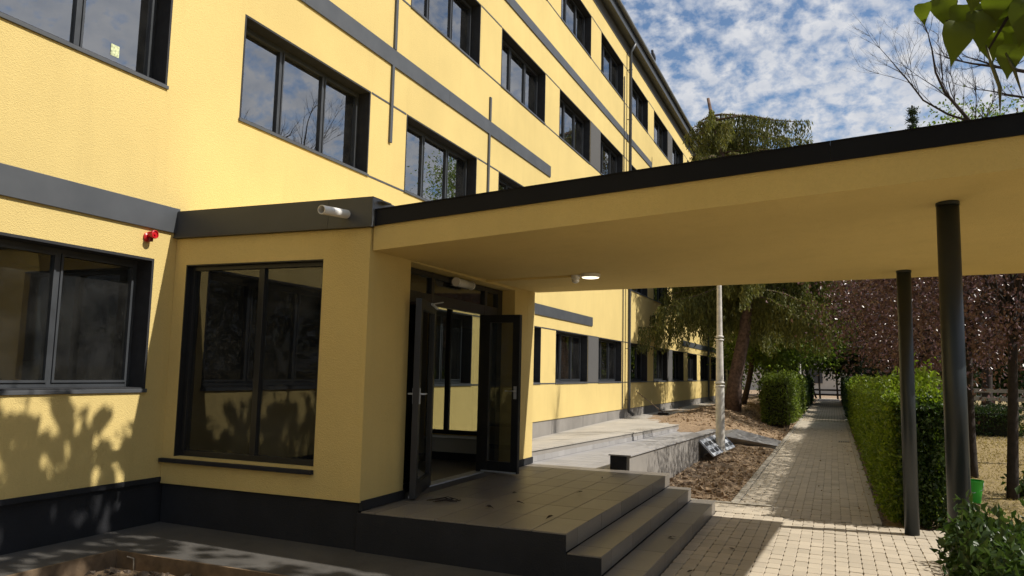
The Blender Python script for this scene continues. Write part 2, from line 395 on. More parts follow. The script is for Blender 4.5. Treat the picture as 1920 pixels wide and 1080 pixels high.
# ------------------------------------------------------------------ terrain
def sstep(t): t = np.clip(t, 0, 1); return t * t * (3 - 2 * t)
def hnoise(x, y, s, seed):
    # cheap smooth value noise from sines
    r = np.random.default_rng(seed); z = np.zeros_like(x)
    for i in range(6):
        a = r.uniform(0, 6.28); k = s * r.uniform(0.6, 2.2); z += np.sin(x * math.cos(a) * k + y * math.sin(a) * k + r.uniform(0, 6.28)) / 6
    return z
def ground_z(x, y):
    x = np.asarray(x, float); y = np.asarray(y, float)
    z = np.full(np.broadcast(x, y).shape, -0.06); x = x + 0 * z; y = y + 0 * z
    # bed between building and path
    bed = sstep((-1.38 - x) / 0.25) * sstep((y - 11.25) / 0.2)
    berm = 0.5 * sstep((y - 18) / 9) * sstep((-1.5 - x) / 2.2) * (1 - 0.45 * sstep((-4.2 - x) / 1.8))
    mound = 0.16 * np.exp(-(((x + 2.26) / 0.35) ** 2 + ((y - 17.2) / 0.5) ** 2))
    rough = 0.06 * hnoise(x, y, 4.0, 1) + 0.05 * hnoise(x, y, 11.0, 2) + 0.012 * hnoise(x, y, 26, 3)
    z = z + bed * (0.045 + berm + mound + rough)
    lawn = sstep((x - 0.55) / 0.3) * sstep((y - 10.55) / 0.2)
    z = z + lawn * (0.05 + 0.02 * hnoise(x, y, 1.0, 4) + 0.008 * hnoise(x, y, 14, 5) + 0.03 * sstep((x - 2) / 6))
    # soil pit in front of the apron
    pit = sstep((x + 5.84) / 0.05) * sstep((5.13 - y) / 0.05) * sstep((-1.8 - x) / 0.3)
    z = z + pit * (0.055 + 0.03 * hnoise(x, y, 7, 6) + 0.03 * hnoise(x, y, 17, 7) + 0.07 * np.exp(-(((x + 5.0) / 0.5) ** 2 + ((y - 4.6) / 0.35) ** 2)))
    return z
xs = np.concatenate([[-300, -120, -60, -30, -16, -10, -8], np.arange(-7, 3.0, 0.11), np.arange(3, 14, 0.6), [16, 20, 28, 45, 80, 150, 300]])
ys = np.concatenate([[-200, -80, -30, -12, -5], np.arange(-2, 6, 0.11), np.arange(6, 40, 0.16), np.arange(40, 70, 1.0), [75, 85, 100, 130, 200, 400, 900]])
gx_, gy_ = np.meshgrid(xs, ys); gz_ = ground_z(gx_, gy_)
V = np.stack([gx_, gy_, gz_], -1).reshape(-1, 3); nx, ny = len(xs), len(ys)
ii = (np.arange(ny - 1)[:, None] * nx + np.arange(nx - 1)[None, :]).ravel()
F = np.stack([ii, ii + 1, ii + nx + 1, ii + nx], 1)
put('ground', fast_mesh('ground', V, F, M_GROUND), kind='structure')

# ------------------------------------------------------------------ paved path
XL, XR = -1.25, 0.40
PX, PY = 0.118, 0.200
pave = MB()
pave.add([(-1.46, 3.0, -0.014), (4.2, 3.0, -0.014), (4.2, 10.52, -0.014), (-1.46, 10.52, -0.014)], [(0, 1, 2, 3)])
pave.add([(-2.6, 10.52, -0.014), (XR, 10.52, -0.014), (XR, 11.2, -0.014), (-2.6, 11.2, -0.014)], [(0, 1, 2, 3)])
pave.add([(XL, 11.2, -0.014), (XR, 11.2, -0.014), (XR, 34, -0.014), (XL, 34, -0.014)], [(0, 1, 2, 3)])
pv = part('paved_path', pave, M_JOINT, None, kind='structure')
far = MB().add([(XL, 34, -0.004), (XR, 34, -0.004), (XR, 74, -0.004), (XL, 74, -0.004)], [(0, 1, 2, 3)])
part('far_paving', far, M_FARPAVE, pv)
def paver_mb(w, l, mb=None, ox=0.0, oy=0.0, oz=0.0, tilt=(0, 0), front=False):
    mb = mb or MB(); gx, gy, c, cy = (.0004, .0042, .007, .055) if front else (.0007, .0009, .011, .024); hx, hy = w / 2 - gx, l / 2 - gy; b = 0.0028
    def ring(ix, iz):
        x, y = hx - ix, hy - ix
        pts = [(-x + c, -y), (x - c, -y), (x, -y + cy), (x, y - cy), (x - c, y), (-x + c, y), (-x, y - cy), (-x, -y + cy)]
        return [(ox + a, oy + bb, oz + iz + (a * tilt[0] + bb * tilt[1])) for a, bb in pts]
    v = ring(0, -0.02) + ring(0, -b) + ring(b, 0)
    f = [tuple(range(16, 24))]
    for r in range(2):
        for k in range(8): f.append((r * 8 + k, r * 8 + (k + 1) % 8, (r + 1) * 8 + (k + 1) % 8, (r + 1) * 8 + k))
    mb.add(v, f); return mb
spots = []
for j in range(int((10.5 - 3.0) / PY)):
    for i in range(int(5.6 / PX)):
        x = -1.44 + PX * (i + 0.5); y = 10.5 - PY * (j + 0.5) + (0.012 if i % 2 else -0.012)
        spots.append((x, y))
for j in range(int((34 - 10.52) / PY)):
    for i in range(14):
        spots.append((XL + PX * (i + 0.5), 10.53 + PY * (j + 0.5) + (0.018 if i % 2 else -0.018)))
for j in range(4):
    for i in range(11):
        spots.append((XL - PX * (i + 0.5), 10.53 + PY * (j + 0.5) + (0.018 if i % 2 else -0.018)))
# which stones show largest: in view, nearest first
def in_view(x, y):
    d = Vector((x, y, -1.75)); zc = d.dot(f2); px = 960 + FPX * d.dot(r3) / zc; py = 540 - FPX * d.dot(u3) / zc
    return zc > 0.5 and -10 < px < 1770 and py < 1090 and x > -1.5
vis = [s for s in spots if in_view(*s)]
vis.sort(key=lambda s: s[0] ** 2 + s[1] ** 2)
near = set(vis[:300])
pm, pmf = ([paver_mb(PX, PY, tilt=(random.uniform(-.01, .01), random.uniform(-.012, .012)), front=q).mesh('paver', M_PAVER) for _ in range(5)] for q in (False, True))
rest = MB()
for s in spots:
    dz = random.uniform(-0.0025, 0.0025)
    if s in near: put('paver', random.choice(pmf if s[1] < 10.5 else pm), pv, (s[0], s[1], dz))
    else: paver_mb(PX, PY, rest, s[0], s[1], dz, (random.uniform(-.01, .01), random.uniform(-.012, .012)), s[1] < 10.5)
me = bpy.data.meshes.new('paver_field'); me.from_pydata(rest.v, [], rest.f); me.materials.append(M_PAVER); me.update()
put('paver_field', me, pv, kind='stuff')
km = MB().box(-0.05, 0.05, -0.495, 0.495, -0.12, 0.018).mesh('kerb_stone', M_KERB, bevel=0.006)
for k in range(44):
    put('kerb_stone', km, pv, (XL - 0.055, 11.8 + k, random.uniform(-.004, .004)), (0, 0, random.uniform(-.004, .004)))
    put('kerb_stone', km, pv, (XR + 0.055, 11.05 + k, random.uniform(-.004, .004)), (0, 0, random.uniform(-.004, .004)))
for k in range(2):
    put('kerb_stone', km, pv, (-2.3 + k, 11.25, 0.0), (0, 0, math.pi / 2))
# drain cover in the path
dm = MB().box(-.16, .16, -.16, .16, -.02, 0.004)
dr = part('drain_frame', dm, M_KERB, pv, loc=(0.23, 23.6, 0.006))
for k in range(5): box('grate_bar', (-.13 + k * .055, -.10 + k * .055, -.13, .13, 0.004, 0.012), M_ANTH, dr)

# ------------------------------------------------------------------ concrete apron
ap = MB()
def apz(x): return 0.06 + (-2.4 - x) * 0.014
def apron_quad(x0, x1, y0, y1):
    ap.hexa([(x0, y0, -.1), (x1, y0, -.1), (x1, y1, -.1), (x0, y1, -.1), (x0, y0, apz(x0)), (x1, y0, apz(x1)), (x1, y1, apz(x1)), (x0, y1, apz(x0))])
apron_quad(-6.5, -5.87, -3, 5.15)
apron_quad(-6.5, -1.5, 5.15, 6.3)
part('concrete_apron', ap, M_APRON, None, kind='structure')
edge = thing('bed_edging', 'low timber board edging around the soil pit in front of the apron', 'edging', (-5.87, 5.15, 0))
for b in ((-5.868, -5.845, 1.5, 5.148, -0.08, 0.115), (-5.845, -3.9, 5.125, 5.148, -0.08, 0.108), (-3.895, -1.5, 5.123, 5.146, -0.08, 0.09)):
    box('board', b, M_BOARD, edge, bevel=0.003)
peg = MB().tube([(-5.62, 5.115, -0.05), (-5.625, 5.11, 0.07), (-5.66, 5.07, 0.09)], 0.006, 6); part('peg', peg, M_KERB, edge)
# clods of earth in the pit and on the bed
def clods(name, n, area, sizes, mat, label):
    mb = MB()
    for k in range(n):
        x, y = area(); s = random.choice(sizes); z = float(ground_z(x, y)) + s * .3; o = len(mb.v)
        R = Matrix.Rotation(random.uniform(0, 6), 3, 'Z') @ Matrix.Rotation(random.uniform(0, 1), 3, 'X')
        for q in [(-1, -1, -.6), (1, -.8, -.7), (.9, 1, -.6), (-.8, .9, -.7), (-.6, -.7, .6), (.7, -.6, .7), (.6, .5, .5), (-.7, .6, .8)]:
            w = R @ Vector([a * random.uniform(.6, 1.2) * s for a in q]); mb.v.append((x + w.x, y + w.y, z + w.z))
        mb.f += [tuple(o + i for i in q) for q in [(0, 3, 2, 1), (4, 5, 6, 7), (0, 1, 5, 4), (1, 2, 6, 5), (2, 3, 7, 6), (3, 0, 4, 7)]]
    me = bpy.data.meshes.new(name); me.from_pydata(mb.v, [], mb.f); me.materials.append(mat); me.update()
    put(name, me, kind='stuff', label=label, cat='soil')
M_CLOD = plain('clod_soil', (0.13, 0.10, 0.075), 1.0, 0, 0.5, 15, 0.6, 60)
M_CLOD2 = plain('bed_clod', (0.26, 0.18, 0.11), 1.0, 0, 0.5, 12, 0.6, 60)
clods('earth_clods', 420, lambda: (random.uniform(-5.8, -2.2), random.uniform(3.2, 5.1)), [.012, .018, .025, .04], M_CLOD, 'crumbled earth and small stones lying in the pit at lower left')
def bed_spot():
    while True:
        x, y = random.uniform(-4.9, -1.42), 11.45 + 26 * random.random() ** 1.5
        if not ((x < -2.62 and y < 22.6) or (20.2 < y < 23.4 and x < -1.3)): return x, y
clods('bed_clods', 1700, bed_spot, [.012, .016, .022, .03, .05], M_CLOD2, 'lumps of dry brown earth strewn over the planting bed beside the path')

# ------------------------------------------------------------------ school building
XF = -6.5
bld = thing('school_building', 'four storey yellow rendered school block with dark framed windows', 'building', (XF, 20, 0))
PER, WW = 3.85, 2.76
FL = [(1.48, 2.83), (4.68, 5.99), (7.88, 9.19), (11.12, 12.43)]
KS = list(range(-3, 13))
wl = lambda k: 6.98 + PER * k - (0.2 if k >= 7 else 0) * 0
YA, YB = -9.0, wl(12) + WW + 2.2
ZT = 13.55
holes = []
for fl, (z0, z1) in enumerate(FL):
    for k in KS:
        if fl == 0 and k in (0,): continue
        holes.append((wl(k), wl(k) + WW, z0, z1, fl, k))
holes.append((7.25, 9.1, 0.44, 2.5, 'door', 0))
ycut = sorted({YA, YB} | {h[0] for h in holes} | {h[1] for h in holes})
zcut = sorted({0.58, ZT} | {h[2] for h in holes if h[2] > .58} | {h[3] for h in holes})
w = MB()
def inhole(y, z): return any(h[0] < y < h[1] and h[2] < z < h[3] for h in holes)
for a, b in zip(ycut[:-1], ycut[1:]):
    for c, d in zip(zcut[:-1], zcut[1:]):
        if inhole((a + b) / 2, (c + d) / 2): continue
        w.add([(XF, a, c), (XF, b, c), (XF, b, d), (XF, a, d)], [(0, 1, 2, 3)])
        w.add([(XF - .36, a, c), (XF - .36, b, c), (XF - .36, b, d), (XF - .36, a, d)], [(3, 2, 1, 0)])
me = bpy.data.meshes.new('wall'); me.from_pydata(w.v, [], w.f); me.materials.append(M_STUCCO)
bm = bmesh.new(); bm.from_mesh(me); bmesh.ops.remove_doubles(bm, verts=bm.verts, dist=1e-4); bm.to_mesh(me); bm.free()
put('wall', me, bld)
# end walls, rear, roof deck
box('end_wall', (XF - 12, XF - .002, YB, YB + .3, 0, ZT), M_STUCCO, bld)
box('end_wall', (XF - 12, XF - .002, YA - .3, YA, 0, ZT), M_STUCCO, bld)
box('rear_wall', (XF - 12.3, XF - 12, YA - .3, YB + .3, 0, ZT), M_STUCCO, bld)
box('roof_deck', (XF - 12.3, XF + .02, YA - .3, YB + .3, ZT + .003, ZT + .1), M_ROOF, bld)
# plinths
pl = box('plinth', (XF - .36, XF - .03, YA, 10.6, -.2, .53), M_PLDARK, bld)
pl2 = box('plinth', (XF - .36, XF - .025, 10.6, YB, -.2, .597), M_PLGREY, bld)
box('plinth_trim', (XF - .05, XF + .012, YA, 6.168, .531, .577), M_PLDARK, bld)
for yj in np.arange(13.2, YB, 2.6):
    box('plinth_joint', (XF - .03, XF - .022, yj, yj + .012, .2, .595), M_PLDARK, pl2)
# interior slabs and rooms
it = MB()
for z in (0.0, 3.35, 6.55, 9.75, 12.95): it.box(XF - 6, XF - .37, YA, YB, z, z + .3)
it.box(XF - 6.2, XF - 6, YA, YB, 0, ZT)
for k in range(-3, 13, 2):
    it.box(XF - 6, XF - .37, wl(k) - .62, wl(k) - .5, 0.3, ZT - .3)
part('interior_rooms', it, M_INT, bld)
# eave: grey frieze, fascia, gutter
box('frieze', (XF + .001, XF + .02, YA, YB, 13.0, 13.55), M_GREYST, bld)
eave = MB().box(XF - .1, XF + .26, YA - .3, YB + .3, 13.36, 13.40).box(XF + .26, XF + .30, YA - .3, YB + .3, 13.33, 13.70).box(XF - .2, XF + .26, YA - .3, YB + .3, 13.60, 13.66)
ev = part('eave', eave, M_ANTH, bld)
gut = MB()
for i in range(7):
    a0 = math.pi + i * math.pi / 7; a1 = math.pi + (i + 1) * math.pi / 7
    c0 = (XF + .38 + .075 * math.cos(a0), 13.66 + .075 * math.sin(a0)); c1 = (XF + .38 + .075 * math.cos(a1), 13.66 + .075 * math.sin(a1))
    gut.add([(c0[0], YA, c0[1]), (c0[0], YB, c0[1]), (c1[0], YB, c1[1]), (c1[0], YA, c1[1])], [(0, 1, 2, 3)])
part('gutter', gut, M_ROOF, ev)
# --- windows (shared meshes; a window = frame mesh with reveal, sill, sashes, panes, curtain as sub-parts)
D = 0.20     # depth of frame behind the wall face
def win_meshes(H, W=WW):
    r = MB()  # reveal lining
    t = .025
    r.box(-D - .06, .004, -.001, t, 0, H).box(-D - .06, .004, W - t, W + .001, 0, H).box(-D - .06, .004, t, W - t, H - t, H + .001).box(-D - .06, .004, t, W - t, -.001, t)
    f = MB(); e = .045
    for y in (t, (W - e) / 3, (2 * W - e) / 3 , W - t - e):
        f.box(-D - .06, -D, y, y + e, t, H - t)
    f.box(-D - .058, -D - .002, t + e, W - t - e, t, t + e).box(-D - .058, -D - .002, t + e, W - t - e, H - t - e, H - t)
    s = MB(); s.box(-D, .022, -.012, W + .012, -.026, .012)
    ys_ = [t + e, (W - e) / 3 + e, (2 * W - e) / 3 + e]; ye = [(W - e) / 3, (2 * W - e) / 3, W - t - e]
    sash = []; pane = []; b = .024
    for a, c in zip(ys_, ye):
        q = MB(); q.box(-D - .045, -D + .012, a + .002, a + b, t + e + .002, H - t - e - .002).box(-D - .045, -D + .012, c - b, c - .002, t + e + .002, H - t - e - .002)
        q.box(-D - .044, -D + .011, a + b, c - b, t + e + .002, t + e + b).box(-D - .044, -D + .011, a + b, c - b, H - t - e - b, H - t - e - .002)
        sash.append(q.mesh('sash', M_FRAME)); 
        g = MB().add([(-D - .02, a + b - .004, t + e + b - .004), (-D - .02, c - b + .004, t + e + b - .004), (-D - .02, c - b + .004, H - t - e - b + .004), (-D - .02, a + b - .004, H - t - e - b + .004)], [(0, 1, 2, 3)])
        pane.append((g.v, a, c))
    return r.mesh('reveal', M_REVEAL), f.mesh('window', M_FRAME, bevel=0.004), s.mesh('sill', M_TRIM, bevel=.004), sash, pane
def quadmesh(name, v, mat, thick=0.006):
    m = MB(); (x, y0, z0), (_, y1, _), (_, _, z1) = v[0], v[1], v[2]
    m.box(x - thick, x, y0, y1, z0, z1); return m.mesh(name, mat)
def curtain_mesh(y0, y1, z0, z1, x, amp=.03, waves=9):
    v = []; f = []; n = waves * 6
    for i in range(n + 1):
        y = y0 + (y1 - y0) * i / n; xx = x + amp * math.sin(i / 6 * 2 * math.pi + .6 * math.sin(i * .7))
        v += [(xx, y, z0), (xx, y, z1)]
    for i in range(n): f.append((2 * i, 2 * i + 2, 2 * i + 3, 2 * i + 1))
    me = bpy.data.meshes.new('curtain'); me.from_pydata(v, [], f); me.materials.append(M_CURT); me.polygons.foreach_set('use_smooth', [True] * len(f)); return me
H0 = FL[0][1] - FL[0][0]; H1 = FL[1][1] - FL[1][0]
SETS = {}
for H in (round(H0, 3), round(H1, 3)):
    rv, fr_, sl, sash, pane = win_meshes(H)
    SETS[H] = (rv, fr_, sl, sash, [quadmesh('pane', q[0], M_GLASS) for q in pane], [quadmesh('pane', q[0], M_GLASSD) for q in pane], [q[1:] for q in pane])
curt = [curtain_mesh(.1, .95, .05, 1.25, -.55), curtain_mesh(1.75, 2.6, .05, 1.25, -.55), curtain_mesh(1.1, 1.7, .05, 1.25, -.6, .02, 6), curtain_mesh(.1, 2.65, .75, 1.28, -.5, .015, 20)]
rw = random.Random(5)
for (y0, y1, z0, z1, fl, k) in holes:
    if fl == 'door': continue
    H = round(z1 - z0, 3); H = min(SETS, key=lambda q: abs(q - H)); rv, fr_, sl, sash, pn, pnd, spans = SETS[H]
    wo = put('window', fr_, bld, (XF, y0, z0))
    put('reveal', rv, wo); put('sill', sl, wo)
    dusty = fl == 0 and k < 1
    tilt = fl == 0 and k in (3, 5)
    for i in range(3):
        if tilt and i == 0:
            a, c = spans[0]
            s_ = put('sash', sash[i], wo, (-.02, 0, .02), (0, -math.radians(7), 0))
            put('pane', pn[i], wo, (-.022, 0, .02), (0, -math.radians(7), 0)); continue
        put('sash', sash[i], wo); put('pane', (pnd if dusty else pn)[i], wo)
    if not dusty:
        for c in rw.sample(range(4), rw.choice([0, 1, 1, 2])): put('curtain', curt[c], wo)
# door lining to the vestibule
dl = MB().box(XF - .36, XF + .012, 7.2, 7.25, .44, 2.55).box(XF - .36, XF + .012, 9.1, 9.15, .44, 2.55).box(XF - .36, XF + .012, 7.25, 9.1, 2.5, 2.55)
part('door_lining', dl, M_BLACK, bld)
# bands and thin rules
def band(y0, y1, z0, z1, seams=()):
    cuts = [y0] + list(seams) + [y1]
    for a, b in zip(cuts[:-1], cuts[1:]):
        box('trim_band', (XF + .001, XF + .028, a + .002, b - .002, z0, z1), M_TRIM, bld, bevel=.004)
band(-9, 6.168, 3.14, 3.41, (-1.2, 2.6))
band(10.62, 21.7, 3.11, 3.37, (13.4, 17.2))
band(4.6, 17.88, 6.63, 6.91, (8.05, 12.3, 15.2))
band(11.2, 29.6, 9.86, 10.10, (15, 19, 23, 26.5))
band(36.2, 48, 3.11, 3.37, (40,))
def rule(y0, y1, z): box('trim_rule', (XF + .001, XF + .007, y0, y1, z - .014, z + .014), M_TRIM, bld)
for fl, (z0, z1) in enumerate(FL):
    for k in KS[:-1]:
        a, b = wl(k) + WW + .022, wl(k + 1) - .022
        if fl == 0 and (k < 1): continue
        if a < 10.7 and fl == 0: continue
        if k >= 0 or fl == 1 and k >= 0:
            rule(a, b, z1 - .01)
            rule(a, b, z0 - .01)
def strip(y, z0, z1):
    box('trim_strip', (XF + .001, XF + .036, y - .035, y + .035, z0, z1), M_TRIM, bld, bevel=.003)
strip(10.32, 5.35, 6.628); strip(10.36, 6.912, 8.35); strip(14.12, 5.38, 6.628); strip(14.14, 6.912, 7.42)
for (k, fl) in ((3, 2), (6, 3), (3, 0), (6, 0)):
    z0, z1 = FL[fl]
    box('infill_panel', (XF + .001, XF + .014, wl(k) + WW + .022, wl(k + 1) - .022, z0, z1 - .026), M_GREYST, bld)
# downpipes
def downpipe(y):
    o = part('downpipe', MB().tube([(XF + .30, y, 13.33), (XF + .13, y, 13.05), (XF + .13, y, .62), (XF + .13, y + .02, .5), (XF + .26, y + .1, .38)], .055, 12), M_ANTH, bld, smooth=True)
    for z in (2.6, 5.2, 8, 10.6, 12.4, .9):
        part('pipe_bracket', MB().lathe([(.062, -.015), (.066, -.01), (.066, .01), (.062, .015)], (XF + .13, y, z), 14).box(XF + .002, XF + .08, y - .012, y + .012, z - .01, z + .01), M_ANTH, o)
downpipe(25.66); downpipe(43.7)
dline = part('dark_line', MB().tube([(XF + .03, 25.2, 12.0), (XF + .03, 25.2, .6)], .018, 6), M_FRAME, bld)  # thin dark vertical line left of the first downpipe

# ------------------------------------------------------------------ entrance vestibule
XE, Y0, Y1 = -4.05, 6.17, 10.58
ZS = 3.08
ves = thing('entrance_vestibule', 'yellow rendered glazed entrance porch with open black doors', 'porch', (XE - 1, 8, .1))
# near wall with big window opening
wx0, wx1, wz0, wz1 = -6.34, -4.58, .80, 2.80
def holed_wall_y(name, y0, y1, x0, x1, z0, z1, hx0, hx1, hz0, hz1, mat, par):
    m = MB()
    m.box(x0, hx0, y0, y1, z0, z1).box(hx1, x1, y0, y1, z0, z1).box(hx0, hx1, y0, y1, z0, hz0).box(hx0, hx1, y0, y1, hz1, z1)
    me = m.mesh(name, mat); bm = bmesh.new(); bm.from_mesh(me); bmesh.ops.remove_doubles(bm, verts=bm.verts, dist=1e-5)
    seen = {}
    for f in bm.faces:
        k = tuple(sorted(v.index for v in f.verts)); seen.setdefault(k, []).append(f)
    bmesh.ops.delete(bm, geom=[f for fs in seen.values() if len(fs) > 1 for f in fs], context='FACES')
    bm.to_mesh(me); bm.free(); return put(name, me, par)
holed_wall_y('wall', Y0, Y0 + .28, XF + .002, XE, .516, ZS, wx0, wx1, wz0, wz1, M_STUCCO, ves)
holed_wall_y('wall', Y1 - .28, Y1, XF + .002, XE, .516, ZS, wx0, wx1, .80, 2.80, M_STUCCO, ves)
box('pillar', (XE - .26, XE - .001, Y0 + .281, 6.95, .44, ZS), M_STUCCO, ves)
box('pillar', (XE - .26, XE - .001, 9.82, Y1 - .281, .44, ZS), M_STUCCO, ves)
box('plinth', (XF + .002, XE - .03, Y0 + .03, Y0 + .25, -.1, .515), M_PLDARK, ves)
box('plinth', (XF + .002, XE - .03, Y1 - .25, Y1 - .03, .1, .515), M_PLDARK, ves)
box('skirting', (XE - .02, XE + .016, Y0 + .02, 6.965, .442, .53), M_PLDARK, ves)
box('skirting', (XE - .02, XE + .016, 9.80, Y1 + .01, .442, .53), M_PLDARK, ves)
box('roof_slab', (XF + .002, XE - .02, Y0 + .02, Y1 - .02, ZS + .001, 3.30), M_STUCCO, ves)
box('ceiling', (XF + .002, XE - .27, Y0 + .282, Y1 - .282, 2.86, ZS - .002), M_CEIL, ves)
box('lintel', (XE - .26, XE - .003, 6.951, 9.819, 2.868, ZS - .001), M_STUCCO, ves)
box('floor_slab', (XF + .002, XE - .23, Y0 + .26, Y1 - .26, .1, .438), M_TILE, ves)
for b in ((XF + .004, XE - .27, Y1 - .30, Y1 - .282, .44, .76), (XF + .004, wx0 - .02, Y1 - .30, Y1 - .282, .76, 2.858), (wx1 + .02, XE - .27, Y1 - .30, Y1 - .282, .76, 2.858)):
    box('inner_lining', b, M_CEIL, ves)
box('inner_skirting', (XF + .01, XE - .28, Y1 - .32, Y1 - .301, .44, .55), M_BLACK, ves)
for b in ((XF + .004, XF + .016, Y0 + .285, 7.19, .44, 2.858), (XF + .004, XF + .016, 9.16, Y1 - .302, .44, 2.858), (XF + .004, XF + .016, 7.19, 9.16, 2.56, 2.858)):
    box('inner_lining', b, M_CEIL, ves)
# flashing round the roof edge
for a, b in ((XF + .003, -4.518), (-4.514, XE + .035)):
    fl_ = MB().box(a, b, Y0 - .045, Y0 - .035, 3.10, 3.37).box(a, b, Y0 - .055, Y0 + .0, 3.088, 3.10).box(a, b, Y0 - .036, Y0 + .14, 3.372, 3.38)
    part('roof_flashing', fl_, M_ANTH, ves)
gf = MB().box(XE + .02, XE + .035, Y0 - .034, Y0 + .16, 3.10, 3.37).box(XE + .02, XE + .10, Y0 + .05, Y0 + .19, 3.34, 3.352).box(XE + .02, XE + .035, Y0 + .161, Y1, 3.22, 3.37)
part('flashing_return', gf, plain('zinc_sheet', (0.16, 0.165, 0.175), .4, .4, .1, 3), ves)
sp = MB().tube([(-4.30, Y0 + .02, 3.225), (-4.315, 5.745, 3.19)], .043, 20, False).tube([(-4.3, Y0 + .02, 3.225), (-4.315, 5.746, 3.19)], .036, 20, False)
o = len(sp.v) - 80
spo = part('rain_spout', sp, M_WHITE, ves, smooth=True)
rim = MB(); N_ = 20
d_ = (Vector((-4.315, 5.745, 3.19)) - Vector((-4.30, Y0 + .02, 3.225))).normalized(); a_ = d_.orthogonal().normalized(); b_ = d_.cross(a_)
for r_ in (.0362, .0428):
    for k in range(N_):
        t_ = 2 * math.pi * k / N_; rim.v.append(tuple(Vector((-4.315, 5.7445, 3.19)) + (a_ * math.cos(t_) + b_ * math.sin(t_)) * r_))
rim.f = [(k, (k + 1) % N_, N_ + (k + 1) % N_, N_ + k) for k in range(N_)]
part('rim', rim, M_WHITE, spo)
# large two-light windows
def bigwin(yf, yb, sgn):
    e = .058; y0, y1 = min(yf, yb), max(yf, yb)
    m = MB()
    m.box(wx0, wx0 + e, y0, y1, wz0, wz1).box(wx1 - e, wx1, y0, y1, wz0, wz1).box(-5.42, -5.35, y0, y1, wz0 + e, wz1 - e)
    m.box(wx0 + e, wx1 - e, y0 + .001, y1 - .001, wz0, wz0 + e).box(wx0 + e, wx1 - e, y0 + .001, y1 - .001, wz1 - e, wz1)
    wo = part('window', m, M_BLACK, ves, bevel=.004)
    for a, b in ((wx0 + e, -5.42), (-5.35, wx1 - e)):
        ym = (y0 + y1) / 2
        box('pane', (a - .004, b + .004, ym - .004, ym + .004, wz0 + e - .004, wz1 - e + .004), M_GLASSD, wo)
    return wo
wo = bigwin(Y0 + .07, Y0 + .14, 1)
box('sill', (XF + .004, wx1 + .004, Y0 - .05, Y0 + .069, .735, .775), M_PLDARK, wo, bevel=.004)
box('reveal', (wx0 + .0, wx0 + .012, Y0 + .001, Y0 + .069, wz0, wz1 - .013), M_BLACK, wo)
box('reveal', (wx0, wx1, Y0 + .001, Y0 + .069, wz1 - .012, wz1), M_BLACK, wo)
wo = bigwin(Y1 - .16, Y1 - .09, -1)
box('inner_sill', (wx0 - .02, wx1 + .02, Y1 - .40, Y1 - .161, .765, .797), M_WHITE, wo, bevel=.004)
# door screen in the front opening
XD = XE - .23
fr = MB(); t = .07
for y in (6.951, 7.76, 9.235, 9.66):
    fr.box(XD - .03, XD + .04, y, y + (t if y != 9.66 else .158), .44, 2.862)
for a, b in ((7.022, 7.759), (7.831, 9.234), (9.306, 9.659)):
    fr.box(XD - .028, XD + .038, a, b, 2.80, 2.86).box(XD - .028, XD + .038, a, b, 2.485, 2.61)
for a, b in ((7.022, 7.759), (9.306, 9.659)):
    fr.box(XD - .028, XD + .038, a, b, .44, .53)
fr.box(XD - .028, XD + .038, 7.831, 9.234, .44, .452)
ds = part('door_frame', fr, M_BLACK, ves, bevel=.004)
for a, b in ((7.022, 7.759), (7.831, 9.234), (9.306, 9.659)):
    box('transom_pane', (XD - .004, XD + .004, a - .003, b + .003, 2.607, 2.803), M_GLASSD, ds)
for a, b in ((7.022, 7.759), (9.306, 9.659)):
    box('side_pane', (XD - .004, XD + .004, a - .003, b + .003, .527, 2.488), M_GLASSD, ds)
box('threshold', (XD - .06, XD + .075, 7.80, 9.26, .441, .458), M_GALV, ds)
def leaf(hx, hy, tx, ty, name_lbl, handle_side):
    L = math.hypot(tx - hx, ty - hy); a = math.atan2(ty - hy, tx - hx)
    z0, z1 = .462, 2.478; s = .1; m = MB(); th = .032
    m.box(0, s, -th, th, z0, z1).box(L - s, L, -th, th, z0, z1).box(s, L - s, -th + .001, th - .001, z0, z0 + .14).box(s, L - s, -th + .001, th - .001, z1 - s, z1)
    d = part('door', m, M_BLACK, ves, bevel=.004)
    d.location = (hx, hy, 0); d.rotation_euler = (0, 0, a); d['label'] = name_lbl
    box('pane', (s - .004, L - s + .004, -.005, .005, z0 + .136, z1 - s + .004), M_GLASSD, d)
    box('drip_rail', (.02, L - .02, -th - .012, -th - .001, z0 + .004, z0 + .022), M_GALV, d)
    for zz in (.7, 1.5, 2.25): part('hinge', MB().lathe([(.012, -.05), (.012, .05)], (-.008, handle_side * .03, zz), 8), M_BLACK, d)
    for sd in (-1, 1):
        h = MB().tube([(L - .05, sd * (th + .002), 1.5), (L - .05, sd * (th + .05), 1.5), (L - .17, sd * (th + .05), 1.5)], .009, 8)
        h.box(L - .07, L - .03, sd * (th + .004) - .003, sd * (th + .004) + .003, 1.40, 1.56)
        part('handle', h, M_GALV, d)
    return d
dleft = leaf(-4.22, 7.79, -3.905, 6.885, 'wide door leaf folded back towards the near pillar', -1)
dright = leaf(-4.235, 9.225, -3.70, 9.19, 'narrow door leaf standing open at right angles', 1)
part('door_closer', MB().tube([(.06, .05, 2.44), (.42, .05, 2.46)], .014, 8).tube([(.42, .05, 2.46), (.22, .14, 2.50)], .007, 6), M_GALV, dleft)

